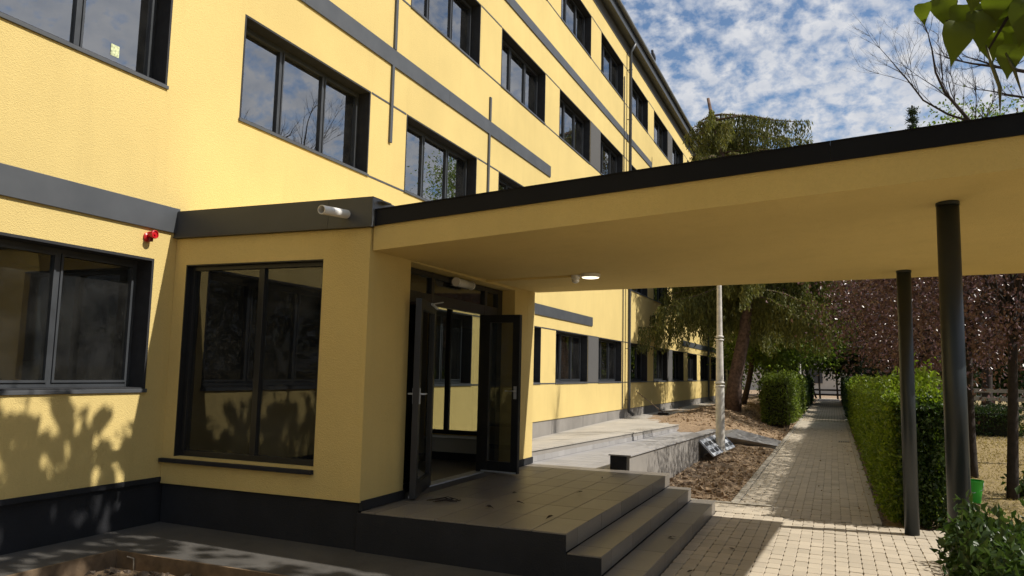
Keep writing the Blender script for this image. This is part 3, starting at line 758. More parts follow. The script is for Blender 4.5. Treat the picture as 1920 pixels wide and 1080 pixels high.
# ------------------------------------------------------------------ canopy
can = thing('entrance_canopy', 'long yellow flat canopy with black edging over the entrance steps', 'canopy', (-1, 8.4, 2.9))
CX0, CX1, CY0, CY1 = XE + .012, 2.22, 6.2, 10.62
def sof(x, y):
    t = (y - CY0) / (CY1 - CY0); d = x - XE
    return (1 - t) * (2.867 + .0695 * d) + t * (2.916 + .0192 * d)
m = MB(); nX, nY = 26, 8
gx = np.linspace(CX0, CX1, nX + 1); gy = np.linspace(CY0, CY1, nY + 1)
idx = {}
for i, x in enumerate(gx):
    for j, y in enumerate(gy):
        idx[i, j, 0] = len(m.v); m.v.append((x, y, sof(x, y))); idx[i, j, 1] = len(m.v); m.v.append((x, y, sof(x, y) + .36))
for i in range(nX):
    for j in range(nY):
        m.f.append((idx[i, j, 0], idx[i, j + 1, 0], idx[i + 1, j + 1, 0], idx[i + 1, j, 0]))
        m.f.append((idx[i, j, 1], idx[i + 1, j, 1], idx[i + 1, j + 1, 1], idx[i, j + 1, 1]))
for i in range(nX):
    for j in (0, nY): m.f.append((idx[i, j, 0], idx[i + 1, j, 0], idx[i + 1, j, 1], idx[i, j, 1]))
for j in range(nY):
    for i in (0, nX): m.f.append((idx[i, j, 0], idx[i, j + 1, 0], idx[i, j + 1, 1], idx[i, j, 1]))
part('slab', m, M_STUCCO, can)
def edge_flash(p, q, out_):
    (x0, y0), (x1, y1) = p, q; ox, oy = out_; zb0, zb1 = sof(x0, y0) + .235, sof(x1, y1) + .235
    a, b = .004, .022
    v = []
    for dz0, dz1 in ((0, 0), (.15, .15)):
        v += [(x0 + ox * a, y0 + oy * a, zb0 + dz0), (x1 + ox * a, y1 + oy * a, zb1 + dz1), (x1 + ox * b, y1 + oy * b, zb1 + dz1), (x0 + ox * b, y0 + oy * b, zb0 + dz0)]
    MBq = MB().hexa(v)
    v2 = [(x0 - ox * .2, y0 - oy * .2, zb0 + .152), (x1 - ox * .2, y1 - oy * .2, zb1 + .152), (x1 + ox * .03, y1 + oy * .03, zb1 + .152), (x0 + ox * .03, y0 + oy * .03, zb0 + .152)]
    MBq.hexa(v2 + [(a_, b__, c_ + .008) for a_, b__, c_ in v2])
    part('edge_flashing', MBq, M_CANFL, can)
for a, b in ((-4.02, -1.9895), (-1.989, .0145), (.015, 2.22)): edge_flash((a, CY0), (b, CY0), (0, -1))
edge_flash((CX1, CY0), (CX1, CY1), (1, 0)); edge_flash((CX1, CY1), (CX0, CY1), (0, 1))
for (x, y, r) in ((.875, 6.95, .083), (.79, 10.09, .078)):
    zt = sof(x, y) + .004
    po = part('support_post', MB().lathe([(r, -.03), (r, zt)], (x, y, 0), 32), M_POSTG, can, smooth=False)
    for pgn in po.data.polygons: pgn.use_smooth = len(pgn.vertices) == 4
    part('top_collar', MB().lathe([(r + .004, zt - .03), (r + .004, zt - .004)], (x, y, 0), 28), M_POSTG, po)
# ceiling lamp, sensor and cable duct on the soffit
lx, ly = -2.70, 8.93; lz = sof(lx, ly)
lp = thing('ceiling_lamp', 'round lit ceiling lamp with motion sensor under the canopy', 'lamp', (lx, ly, lz))
part('housing', MB().lathe([(.105, -.045), (.118, -.038), (.118, -.001)], (lx, ly, lz), 28), M_WHITE, lp)
part('diffuser', MB().lathe([(.07, -.058), (.1, -.052), (.104, -.046)], (lx, ly, lz), 28), M_LIT, lp, smooth=True)
part('sensor', MB().lathe([(.02, -.10), (.042, -.085), (.048, -.06), (.035, -.045), (.055, -.04), (.055, -.002)], (lx - .2, ly + .03, sof(lx - .2, ly)), 18), M_WHITE, lp)
dct = MB(); x0, yy0, x1, yy1 = -4.24, 8.83, -2.96, 8.97
dct.hexa([(x0, yy0 - .012, sof(x0, yy0) - .024), (x1, yy1 - .012, sof(x1, yy1) - .024), (x1, yy1 + .012, sof(x1, yy1) - .024), (x0, yy0 + .012, sof(x0, yy0) - .024),
          (x0, yy0 - .012, sof(x0, yy0) + .002), (x1, yy1 - .012, sof(x1, yy1) + .002), (x1, yy1 + .012, sof(x1, yy1) + .002), (x0, yy0 + .012, sof(x0, yy0) + .002)])
part('cable_duct', dct, M_STUCCO, lp)
el = thing('emergency_light', 'small clear tubular emergency light fixed above the entrance doors', 'light', (-4.2, 8.4, 2.78))
part('back_box', MB().box(XD + .041, XD + .065, 8.22, 8.66, 2.76, 2.86), M_FRAME, el)
part('tube_cover', MB().tube([(XD + .115, 8.23, 2.805), (XD + .115, 8.65, 2.805)], .05, 18), plain('frosted_plastic', (.6, .6, .57), .25, 0, .05, 5), el, smooth=True)
for y in (8.225, 8.645): part('end_cap', MB().tube([(XD + .115, y - .008, 2.805), (XD + .115, y + .012, 2.805)], .054, 18), M_WHITE, el)

# ------------------------------------------------------------------ siren, red
sr = thing('alarm_siren', 'red round alarm siren mounted on yellow wall under the grey band', 'siren', (XF, 5.79, 3.06)); sr.scale = (.62, .62, .62)
part('base_plate', MB().lathe([(.075, 0.0), (.075, .03), (.05, .045)], (XF + .002, 5.77, 3.03), 22, 'X').box(XF + .004, XF + .03, 5.725, 5.815, 2.95, 3.03), M_RED, sr)
part('sounder', MB().lathe([(.055, .03), (.055, .12), (.07, .13), (.07, .165), (.058, .17), (.055, .155), (.02, .155), (.018, .17)], (XF, 5.79, 3.07), 24, 'X'), M_RED, sr)
part('terminal_box', MB().box(XF + .03, XF + .10, 5.755, 5.815, 2.955, 3.02), plain('dark_red_plastic', (.12, .008, .012), .5), sr, bevel=.006)

# ------------------------------------------------------------------ entrance steps
st = thing('entrance_steps', 'grey tiled entrance landing with three steps down to the paving', 'steps', (-2.5, 8.3, 0))
ZP = .44; SX = -2.05; SY0, SY1 = 6.17, 10.52
core = MB().box(XE + .03, SX - .012, SY0 + .012, SY1 - .012, -.05, ZP - .012).box(SX - .02, SX + .29, SY0 + .012, SY1 - .10, -.05, .275).box(SX + .28, SX + .588, SY0 + .012, SY1 - .05, -.05, .126)
part('concrete_core', core, M_PLDARK, st)
core2 = box('side_face', (XE - .02, SX - .001, SY0 - .004, SY0 + .0115, -.05, ZP - .0125), M_PLDARK, st)
box('side_face', (SX - .0005, SX + .30, SY0 - .004, SY0 + .0115, -.05, .2745), M_PLDARK, st)
box('side_face', (SX + .3005, SX + .60, SY0 - .004, SY0 + .0115, -.05, .1255), M_PLDARK, st)
tcache = {}
def tile(x0, x1, y0, y1, z0, z1, mat=M_TILE, par=st, name='tile', g=.0032):
    k = (round(x1 - x0, 3), round(y1 - y0, 3), round(z1 - z0, 3), mat.name)
    if k not in tcache:
        a, b, c = (x1 - x0) / 2 - g, (y1 - y0) / 2 - g, (z1 - z0) / 2
        tcache[k] = MB().box(-a, a, -b, b, -c, c).mesh('tile', mat, bevel=.0015)
    put(name, tcache[k], par, ((x0 + x1) / 2, (y0 + y1) / 2, (z0 + z1) / 2 + random.uniform(-.0006, .0006)))
xc = [SX + .004] + [SX - .30 - .305 * i + .0 for i in range(6)] + [XE + .02]
yc = [SY0 - .006] + [SY0 + .6 * (i + 1) + .02 for i in range(7)] + [SY1]
yc = [y for y in yc if y <= SY1]
for a, b in zip(xc[1:], xc[:-1]):
    for c, d in zip(yc[:-1], yc[1:]):
        if b - a > .05 and d - c > .03: tile(a, b, c, d, ZP - .012, ZP)
for s, (x0, zt, ye) in enumerate(((SX, .287, SY1 - .1), (SX + .3, .138, SY1 - .05))):
    ty = [SY0 - .006] + [SY0 + .32 + .745 * i for i in range(6)] + [ye]
    for c, d in zip(ty[:-1], ty[1:]):
        if d - c > .05: tile(x0 + .012, x0 + .304, c, d, zt - .012, zt)
for x0, z0, z1, ye in ((SX, .288, ZP - .0125, SY1), (SX + .3, .139, .2745, SY1 - .1), (SX + .6, -.02, .1255, SY1 - .05)):
    ty = [SY0 - .006] + [SY0 + .32 + .745 * i for i in range(6)] + [ye]
    for c, d in zip(ty[:-1], ty[1:]):
        if d - c > .05: tile(x0 - .010, x0 + .0015, c, d, z0, z1, name='riser_tile')
# ends of the flight towards the bed
box('end_face', (SX - 1.99, SX - .002, SY1 - .0115, SY1 - .002, -.05, ZP - .014), M_RAMPW, st)

# ------------------------------------------------------------------ access ramp
rp = thing('access_ramp', 'pale tiled wheelchair ramp with grey rendered low walls beside the building', 'ramp', (-3.4, 16, .2))
rz = lambda y: .436 - .0226 * (y - 10.55)
def slab(name, x0, x1, y0, y1, zb, zoff, mat, par=rp, dz=0):
    v = [(x0, y0, zb), (x1, y0, zb), (x1, y1, zb), (x0, y1, zb)]
    v += [(x0, y0, rz(y0) + zoff), (x1, y0, rz(y0) + zoff), (x1, y1, rz(y1) + zoff), (x0, y1, rz(y1) + zoff)]
    return part(name, MB().hexa(v), mat, par)
slab('ramp_slab', -4.09, -2.88, 10.53, 22.4, -.1, -.014, M_RAMPW)
slab('low_wall', -2.868, -2.60, 10.53, 19.8, -.15, .19, M_RAMPW)
slab('wall_end_face', -2.869, -2.64, 10.515, 10.529, .2, .186, M_PLDARK)
cuts = np.linspace(10.5, 19.83, 9)
for a, b in zip(cuts[:-1], cuts[1:]):
    v = [(-2.89, a + .002, rz(a) + .1905), (-2.575, a + .002, rz(a) + .1905), (-2.575, b - .002, rz(b) + .1905), (-2.89, b - .002, rz(b) + .1905)]
    part('cap_tile', MB().hexa(v + [(x, y, z + .016) for x, y, z in v]), M_RTILE, rp)
slab('kerb_wall', -4.42, -4.11, 10.60, 22.4, -.1, .16, M_RAMPW)
cuts = np.linspace(10.6, 22.42, 12)
for a, b in zip(cuts[:-1], cuts[1:]):
    v = [(-4.44, a + .003, rz(a) + .161), (-4.09, a + .003, rz(a) + .161), (-4.09, b - .003, rz(b) + .161), (-4.44, b - .003, rz(b) + .161)]
    part('cap_tile', MB().hexa(v + [(x, y, z + .018) for x, y, z in v]), M_SCREED, rp)
for k in range(37):
    a, b = 10.62 + k * .318, 10.62 + (k + 1) * .318
    v = [(-4.109, a + .002, rz(a) + .001), (-4.098, a + .002, rz(a) + .001), (-4.098, b - .002, rz(b) + .001), (-4.109, b - .002, rz(b) + .001)]
    part('skirting_tile', MB().hexa(v + [(x, y, z + .085) for x, y, z in v]), M_RTILE, rp)
for k in range(28):
    a, b = 10.54 + k * .42, 10.54 + (k + 1) * .42
    for i in range(3):
        x0, x1 = -4.095 + i * .405, -4.095 + (i + 1) * .405
        v = [(x0 + .003, a + .003, rz(a) - .013), (x1 - .003, a + .003, rz(a) - .013), (x1 - .003, b - .003, rz(b) - .013), (x0 + .003, b - .003, rz(b) - .013)]
        part('ramp_tile', MB().hexa(v + [(x, y, z + .013) for x, y, z in v]), M_RTILE, rp)
# foot of the ramp across to the path
lf = MB().hexa([(-4.09, 20.3, -.05), (-1.32, 20.9, -.06), (-1.32, 22.6, -.06), (-4.09, 23.4, -.05), (-2.58, 20.3, .24), (-1.32, 20.9, .012), (-1.32, 22.6, .012), (-2.58, 23.0, .26)])
part('foot_slab', lf, M_RTILE, rp)
# upper walkway between kerb wall and building
wk = MB()
for a, b in zip(np.arange(10.6, 60, 1.2)[:-1], np.arange(10.6, 60, 1.2)[1:]):
    za, zb_ = (max(.0, .18 + .012 * (min(q, 24) - 17)) + .02 for q in (a, b))
    xo = -4.43 if a < 22 else -5.05
    ko = .20 if a < 22 else .02
    wk.hexa([(XF - .02, a, -.1), (xo, a, -.1), (xo, b - .006, -.1), (XF - .02, b - .006, -.1), (XF - .02, a, za), (xo, a, za + ko * (1 - (a - 10) / 26)), (xo, b - .006, zb_ + ko * (1 - (b - 10) / 26)), (XF - .02, b - .006, zb_)])
part('walkway', wk, M_SCREED, None, kind='structure')

# ------------------------------------------------------------------ lamp post, sheet, broom, bucket
LX, LY = -2.27, 17.2; lz0 = .16
lm = thing('lamp_post', 'tall white fluted cast iron lamp post standing in the soil bed', 'lamp post', (LX, LY, lz0))
part('footing', MB().lathe([(.34, -.25), (.27, -.1), (.18, .0), (.12, .03)], (LX, LY, lz0 - .02), 9), M_KERB, lm)
part('column', MB().lathe([(.112, .0), (.115, .03), (.098, .06), (.097, .2), (.092, 1.35)], (LX, LY, lz0), 20), M_LAMPW, lm, smooth=False)
part('column', MB().lathe([(.082, 1.46), (.072, 2.34)], (LX, LY, lz0), 20), M_LAMPW, lm, smooth=False)
part('column', MB().lathe([(.062, 2.46), (.052, 3.4), (.045, 4.5)], (LX, LY, lz0), 20), M_LAMPW, lm, smooth=False)
for z, r in ((1.35, .108), (1.42, .104), (2.34, .09), (2.41, .086)):
    part('ring', MB().lathe([(r - .02, z), (r, z + .015), (r, z + .035), (r - .02, z + .05)], (LX, LY, lz0), 22), M_LAMPW, lm, smooth=True)
part('lantern', MB().lathe([(.05, 4.5), (.14, 4.55), (.2, 4.75), (.17, 4.95), (.05, 5.05)], (LX, LY, lz0), 18), M_WHITE, lm, smooth=True)
gs = thing('metal_grating', 'galvanised slotted metal panel leaning on the ramp wall behind the lamp post', 'metal panel', (-2.45, 17.6, .05))
gp = MB(); U = Vector((.22, 1.75, .06)); W_ = Vector((-.30, .04, .30)); O = Vector((-2.30, 16.35, .10)); N_ = U.cross(W_).normalized() * .035
gp.hexa([O, O + U, O + U + W_, O + W_, O + N_, O + U + N_, O + U + W_ + N_, O + W_ + N_])
part('sheet', gp, M_GALV, gs)
for i in range(2):
    for k in range(6):
        o = O + U * (.04 + k * .16) + W_ * (.16 + i * .42) + N_ * (1.02 if N_.z > 0 else -.02); u_, w_ = U * .12, W_ * .22; nn = N_ * (.08 if N_.z > 0 else -.08)
        part('slot', MB().hexa([o, o + u_, o + u_ + w_, o + w_, o + nn, o + u_ + nn, o + u_ + w_ + nn, o + w_ + nn]), M_FRAME, gs)
bro = thing('broom', 'thin broom leaning on the grey plinth just right of the downpipe', 'broom', (-6.0, 28.2, .3))
part('handle', MB().tube([(-5.75, 28.4, .36), (-6.42, 26.9, 1.15)], .014, 8), M_BOARD, bro)
part('brush_head', MB().box(-5.95, -5.6, 28.3, 28.55, .29, .37), M_BARKD, bro, bevel=.01)
bk = thing('bucket', 'bright green plastic bucket on dry grass behind the thick post', 'bucket', (1.83, 13.2, 0))
part('body', MB().lathe([(.11, .0), (.15, .30), (.158, .30), (.158, .32), (.142, .32), (.105, .02)], (1.83, 13.2, .0), 26), M_BUCKET, bk, smooth=False)
part('bail', MB().tube([(1.68, 13.2, .29), (1.69, 13.13, .2), (1.83, 13.06, .15), (1.97, 13.13, .2), (1.98, 13.2, .29)], .004, 6), M_GALV, bk)
# bird on the gutter
bd = thing('bird', 'dark pigeon perched on the roof edge against the sky', 'bird', (XF + .33, 28.4, 13.72))
part('body', MB().tube([(XF + .33, 28.72, 13.74), (XF + .33, 28.6, 13.80), (XF + .33, 28.45, 13.88), (XF + .33, 28.32, 13.97), (XF + .33, 28.27, 14.06), (XF + .33, 28.22, 14.12), (XF + .33, 28.15, 14.12)], [.02, .05, .10, .095, .05, .05, .01], 10), M_BIRD, bd, smooth=True)
for s in (-.03, .03): part('leg', MB().tube([(XF + .33 + s, 28.42, 13.69), (XF + .33 + s, 28.42, 13.82)], .008, 5), M_RED, bd)
# things behind the left ground floor window
bag = thing('cloth_bundle', 'crumpled pale cloth bundle on the inner sill of the left ground window', 'cloth', (XF - .42, 5.02, 1.56))
me = bpy.data.meshes.new('cloth'); bm = bmesh.new(); bmesh.ops.create_icosphere(bm, subdivisions=3, radius=1)
for v in bm.verts:
    q = 1 + .22 * math.sin(v.co.x * 7 + v.co.z * 5) + .15 * math.sin(v.co.y * 11 - v.co.z * 6); v.co = Vector((v.co.x * .09 * q, v.co.y * .17 * q, max(v.co.z, -.6) * .13 * q))
bm.to_mesh(me); bm.free(); me.materials.append(M_BAG); me.polygons.foreach_set('use_smooth', [True] * len(me.polygons))
put('folds', me, bag, (XF - .48, 5.08, 1.62))
bt = thing('bottle', 'small dark bottle standing inside the left ground window by its right frame', 'bottle', (XF - .42, 5.68, 1.54))
part('body', MB().lathe([(.035, 0), (.037, .1), (.03, .13), (.014, .15), (.014, .18)], (XF - .42, 5.70, 1.535), 16), M_FRAME, bt, smooth=True)
part('cap', MB().lathe([(.017, .18), (.017, .2)], (XF - .42, 5.70, 1.535), 12), M_WHITE, bt)
box('inner_ledge', (XF - .62, XF - .37, 3.1, 6.0, 1.49, 1.53), M_CEIL, bld)
sk = thing('window_sticker', 'small colourful sticker on the glass of the upper left window', 'sticker', (XF - .2, 5.62, 5.0))
part('print', MB().box(XF - D - .019, XF - D - .0165, 5.36, 5.46, 4.86, 4.98), M_STICK, sk)

# ------------------------------------------------------------------ vegetation generators
def limb(mb, p0, p1, r0, r1, bend=.15, seg=6, n=7):
    p0, p1 = Vector(p0), Vector(p1); d = p1 - p0
    off = Vector((random.uniform(-1, 1), random.uniform(-1, 1), random.uniform(-.3, .6))) * d.length * bend
    pts = [p0 + d * t + off * (4 * t * (1 - t)) * .5 for t in [i / seg for i in range(seg + 1)]]
    mb.tube(pts, [r0 + (r1 - r0) * (i / seg) ** .8 for i in range(seg + 1)], n); return pts
def deciduous(name, label, base, h, crown_c, crown_r, leafm, bark, nl=9000, ls=.09, r=.12, clumps=90, group=None, lean=(0, 0), cat='tree', aspect=.6):
    """trunk, limbs reaching into the crown volume, leaves in clumps round the twig ends"""
    b = Vector(base); t = thing(name, label, cat, base, group)
    tr = MB(); fork = Vector(crown_c) - Vector((0, 0, crown_r[2] * .75)); fork.x = b.x + lean[0]; fork.y = b.y + lean[1]
    if fork.z < b.z + .5: fork.z = b.z + .5
    limb(tr, b - Vector((0, 0, .15)), fork, r * 1.15, r * .8, .05, 6, 10)
    C = np.array(crown_c); Rr = np.array(crown_r); ends = []
    for k in range(clumps):
        d = rand_dirs(1)[0]; q = C + d * Rr * random.uniform(.35, 1.0) ** .6
        ends.append(q)
    for q in ends[:26]:
        mid = fork.lerp(Vector(q), random.uniform(.35, .55)) + Vector((0, 0, .2))
        a = limb(tr, fork + Vector((random.uniform(-.05, .05), random.uniform(-.05, .05), random.uniform(-.1, .6))), mid, r * .45, r * .22, .2, 4, 6)
        limb(tr, mid, q, r * .22, r * .05, .25, 4, 5)
    part('trunk', tr, bark, t, smooth=True)
    per = nl // clumps; cs = []
    for q in ends:
        s = np.array([.33, .33, .24]) * (Rr.mean() ** .7) * random.uniform(.6, 1.1)
        cs.append(q + rng.normal(size=(int(per * random.uniform(.6, 1.4)), 3)) * s)
    P_ = np.concatenate(cs); dirs = norm(rand_dirs(len(P_)) + np.array([0, 0, -.5]) + .5 * norm(P_ - C))
    Ls = ls * rng.uniform(.6, 1.3, len(P_)); V, F = leaves_np(P_, dirs, Ls, Ls * aspect)
    put('crown', fast_mesh('crown', V, F, leafm), t); return t

def spruce(name, label, trunk_pts, r, levels, leafm, bark, weep=True, group=None, dens=1.0, top_bare=True, radius=lambda t: 2.6 * (1 - t) + .5):
    t = thing(name, label, 'tree', trunk_pts[0], group); pts = [Vector(p) for p in trunk_pts]
    tr = MB(); n = len(pts); tr.tube(pts, [r * (1 - .8 * (i / (n - 1))) * (1.25 if i == 0 else 1) for i in range(n)], 14)
    part('trunk', tr, bark, t, smooth=True)
    def at(u):
        f = u * (n - 1); i = min(int(f), n - 2); return pts[i].lerp(pts[i + 1], f - i)
    br = MB(); Cs, Ds, Ls, Ws = [], [], [], []
    for lv in range(levels):
        u0 = .36 + .575 * lv / (levels - 1) if weep else .08 + .9 * lv / (levels - 1)
        o = at(u0); kk = random.choice([3, 4, 5]) if weep else 6
        a0 = random.uniform(0, 6.28)
        for b in range(kk):
            if weep and random.random() < .2: continue
            a = a0 + b * 6.283 / kk + random.uniform(-.4, .4); R = radius((u0 - .3) / .64 if weep else u0) * (random.uniform(.5, 1.25) if weep else random.uniform(.65, 1.2)) * ((1 + .5 * math.cos(a) * (u0 > .6)) if weep else 1)
            tip_up = .25 if weep else .1
            P0 = o; dirh = Vector((math.cos(a), math.sin(a), 0))
            path = []
            for q in range(7):
                s = q / 6; z = (.10 * s - .42 * s * s + tip_up * max(0, s - .75) * 2) * R if weep else (-.25 * s) * R
                path.append(P0 + dirh * R * s + Vector((random.uniform(-.04, .04), random.uniform(-.04, .04), z)))
            br.tube(path, [.045 * (1 - .85 * q / 6) * (r / .25) ** .5 for q in range(7)], 5)
            # hanging curtains of needles
            ns = int((17 if weep else 16) * R * dens) + 3
            for w_ in range(ns):
                s = random.uniform(.12, 1.0); f = s * 6; i = min(int(f), 5); c = path[i].lerp(path[i + 1], f - i)
                if weep:
                    Lh = random.uniform(.25, 1.25) * (1 - .45 * s) * (.6 + .5 * (R / 3))
                    m_ = max(3, int(Lh / .055)); zz = np.linspace(0, Lh, m_)
                    side = np.array([random.uniform(-.14, .14), random.uniform(-.14, .14), 0])
                    pc = np.array(c) + side[None] * (zz / Lh)[:, None] + np.stack([rng.normal(0, .035, m_), rng.normal(0, .035, m_), -zz], 1)
                    Cs.append(pc); Ds.append(np.stack([rng.normal(0, .45, m_), rng.normal(0, .45, m_), -np.ones(m_)], 1)); Ls.append(rng.uniform(.10, .22, m_)); Ws.append(rng.uniform(.03, .065, m_))
                else:
                    m_ = 9; pc = np.array(c) + rng.normal(0, .11, (m_, 3)); sd = np.array(dirh)[None] + rng.normal(0, .7, (m_, 3)); sd[:, 2] -= .25
                    Cs.append(pc); Ds.append(sd); Ls.append(rng.uniform(.14, .30, m_)); Ws.append(rng.uniform(.04, .08, m_))
    part('branches', br, bark, t, smooth=True)
    V, F = leaves_np(np.concatenate(Cs), np.concatenate(Ds), np.concatenate(Ls), np.concatenate(Ws), .1)
    put('crown', fast_mesh('crown', V, F, leafm), t); return t

# weeping spruce beside the facade
bz = float(ground_z(-3.48, 30.0))
spruce('weeping_spruce', 'large weeping spruce with leaning trunk between facade and path', [(-3.55, 30, bz - .2), (-3.40, 30, bz + 1.2), (-3.05, 30, bz + 2.9), (-2.85, 30, bz + 4.6), (-3.0, 30, bz + 6.6), (-3.5, 30.1, bz + 8.6), (-4.05, 30.1, bz + 10.6), (-4.35, 30.1, bz + 12.2)], .29, 33, L_SPRUCE, M_BARKS,
       radius=lambda t: 2.0 * max(0, 1 - t) ** .6 + 2.0, dens=2.0)
# tall spruces further off
spruce('spruce', 'dark spruce whose pointed tip shows above the canopy', [(4.65, 50, -.1), (4.65, 50, 9), (4.65, 50, 18)], .25, 34, L_SPRDARK, M_BARKD, False, dens=.5, radius=lambda t: 3.4 * (1 - t) + .1)
spruce('spruce', 'broad dark conifer closing the view right of the path end', [(3.2, 44, -.1), (3.2, 44, 6), (3.2, 44, 12.5)], .25, 30, L_SPRDARK, M_BARKD, False, dens=.65, radius=lambda t: 2.9 * (1 - t) + .1)
# broadleaf trees
spruce('spruce', 'dark conifer standing just beyond the broad one right of the path', [(4.3, 52, -.1), (4.3, 52, 5), (4.3, 52, 11)], .22, 26, L_SPRDARK, M_BARKD, False, dens=.6, radius=lambda t: 2.9 * (1 - t) + .1)
deciduous('broadleaf_tree', 'dark leafy tree rooted beside the timber frame at the path end', (3.4, 68, 0), 9, (2.6, 68, 5.6), (3.8, 3.4, 4.0), L_DARKG, M_BARKD, 14000, .3, .2, 110)
deciduous('broadleaf_tree', 'dark leafy tree left of the timber frame at the path end', (-4.6, 66, 0), 9, (-3.6, 66, 5.8), (3.6, 3.4, 4.0), L_DARKG, M_BARKD, 14000, .3, .2, 110)
g1 = float(ground_z(-3.9, 37))
deciduous('broadleaf_tree', 'light green broadleaf tree behind the clipped left hedge', (-3.9, 37, g1), 6, (-2.0, 37, 4.5), (2.4, 2.4, 2.3), L_GREEN, M_BARK, 24000, .15, .13, 130, lean=(.5, 0))
deciduous('broadleaf_tree', 'green tree growing close to the facade behind the spruce', (-5.0, 45, .3), 8, (-4.4, 45, 5.4), (2.6, 2.6, 3.6), L_GREEN, M_BARK, 20000, .17, .12, 120)
deciduous('broadleaf_tree', 'tall green tree over the far end of the path', (-2.6, 53, .1), 9, (-1.6, 53, 5.9), (3.8, 3.0, 3.7), L_GREEN, M_BARKD, 22000, .22, .2, 130)
deciduous('broadleaf_tree', 'dark leafy tree overhanging the path end from the right', (2.6, 58, 0), 9, (1.9, 58, 5.6), (3.6, 3, 4.0), L_DARKG, M_BARKD, 22000, .24, .2, 130)
deciduous('broadleaf_tree', 'tall green tree whose top just clears the canopy edge', (6.2, 40, 0), 15, (6.0, 40, 10.6), (2.6, 2.6, 4.2), L_GREEN, M_BARKD, 9000, .16, .2, 100)
for i, (x, y, lb) in enumerate(((9, 56, 'dark tree far behind the purple plums, nearest the conifer'), (15, 60, 'dark tree far behind the purple plums, beside the pale fence'), (22, 62, 'dark tree at the far right end of the lawn'), (-9.5, 66, 'dark tree beyond the far end of the facade'))):
    deciduous('broadleaf_tree', lb, (x, y, 0), 9, (x, y, 5.5), (4.2, 3.2, 4.6), L_DARKG, M_BARKD, 12000, .36, .2, 90, group='background trees')
# purple plums
PL = 'purple leaved plum trees along the lawn'
deciduous('plum_tree', 'purple leaved plum tree with straight trunk behind the thick post', (2.33, 16.6, 0), 5, (2.5, 16.8, 3.75), (2.2, 2.3, 1.75), L_PLUM, M_BARKD, 12000, .085, .085, 120, group=PL)
deciduous('plum_tree', 'purple leaved plum tree with dark leaning trunk at the right edge', (2.45, 13.9, 0), 5, (3.0, 13.9, 3.75), (2.3, 1.9, 1.7), L_PLUM, M_BARKD, 13000, .08, .075, 120, group=PL, lean=(.12, .05))
deciduous('plum_tree', 'purple leaved plum tree standing close behind the right hedge', (2.0, 21.5, 0), 5, (2.0, 21.5, 3.6), (2.0, 2.5, 1.9), L_PLUM, M_BARKD, 12000, .1, .09, 110, group=PL)
deciduous('plum_tree', 'farthest purple leaved plum tree beside the dark conifer', (2.8, 28, 0), 6, (2.5, 28, 4.3), (2.3, 2.4, 2.5), L_PLUM, M_BARKD, 10000, .13, .1, 100, group=PL)
deciduous('plum_tree', 'purple leaved plum tree on the lawn at far right behind the others', (8.6, 31, 0), 5, (8.6, 31, 3.9), (2.4, 2.4, 2.0), L_PLUM, M_BARKD, 9000, .11, .09, 100, group=PL)
# bare tree above the canopy
bt_ = thing('bare_tree', 'leafless tree with thin twigs rising above the canopy', 'tree', (4.7, 20, 0)); mb = MB()
def twigs(p, d, L, r, depth):
    d = d.normalized(); pts = [p]; q = p.copy()
    for i in range(5):
        d = (d + Vector((random.uniform(-.16, .16), random.uniform(-.16, .16), random.uniform(-.05, .12)))).normalized(); q = q + d * L / 5; pts.append(q.copy())
    mb.tube(pts, [r * (1 - .7 * i / 5) for i in range(6)], 5 if r > .012 else 3, False)
    if depth:
        for k in range(6 if depth > 1 else 5):
            i = random.randint(1, 5); a = (pts[i] - pts[i - 1]).normalized()
            nd = (a + Vector((random.uniform(-.9, .9), random.uniform(-.5, .5), random.uniform(-.25, .6)))).normalized()
            twigs(pts[i], nd, L * random.uniform(.35, .65), r * .42, depth - 1)
def bough(pts, r0, r1, n=8, depth=2):
    pts = [Vector(p) for p in pts]; m_ = len(pts)
    mb.tube(pts, [r0 + (r1 - r0) * i / (m_ - 1) for i in range(m_)], 7, False)
    for k in range(n):
        i = random.randint(1, m_ - 1); f = random.random(); p = pts[i - 1].lerp(pts[i], f); a = (pts[i] - pts[i - 1]).normalized()
        twigs(p, a + Vector((random.uniform(-.9, .9), random.uniform(-.5, .5), random.uniform(-.2, .7))), random.uniform(.6, 1.5), r0 * .28, depth)
    twigs(pts[-1], pts[-1] - pts[-2], 1.0, r1, depth)
bough([(4.7, 20, -.1), (4.6, 20, 3), (4.2, 20, 5.2), (3.75, 20, 6.6)], .12, .06, 3)
bough([(3.75, 20, 6.6), (3.25, 20, 7.4), (2.9, 20, 7.95), (2.55, 20, 8.5), (2.38, 20, 9.0), (2.32, 20, 9.6)], .055, .018, 9)
bough([(3.0, 20, 7.75), (2.6, 20, 7.95), (2.1, 20, 8.35), (1.75, 20, 8.95), (1.55, 20, 9.25)], .03, .012, 8)
bough([(4.6, 20, 3), (5.2, 19.5, 5.5), (5.0, 19.3, 7.3), (4.6, 19.2, 8.0), (4.0, 19.2, 8.5), (3.4, 19.2, 8.7)], .09, .03, 9)
bough([(5.2, 19.5, 5.5), (5.0, 19.6, 7.0), (4.5, 19.6, 7.9), (3.9, 19.6, 8.1)], .06, .02, 8)
part('branches', mb, M_BARKD, bt_)

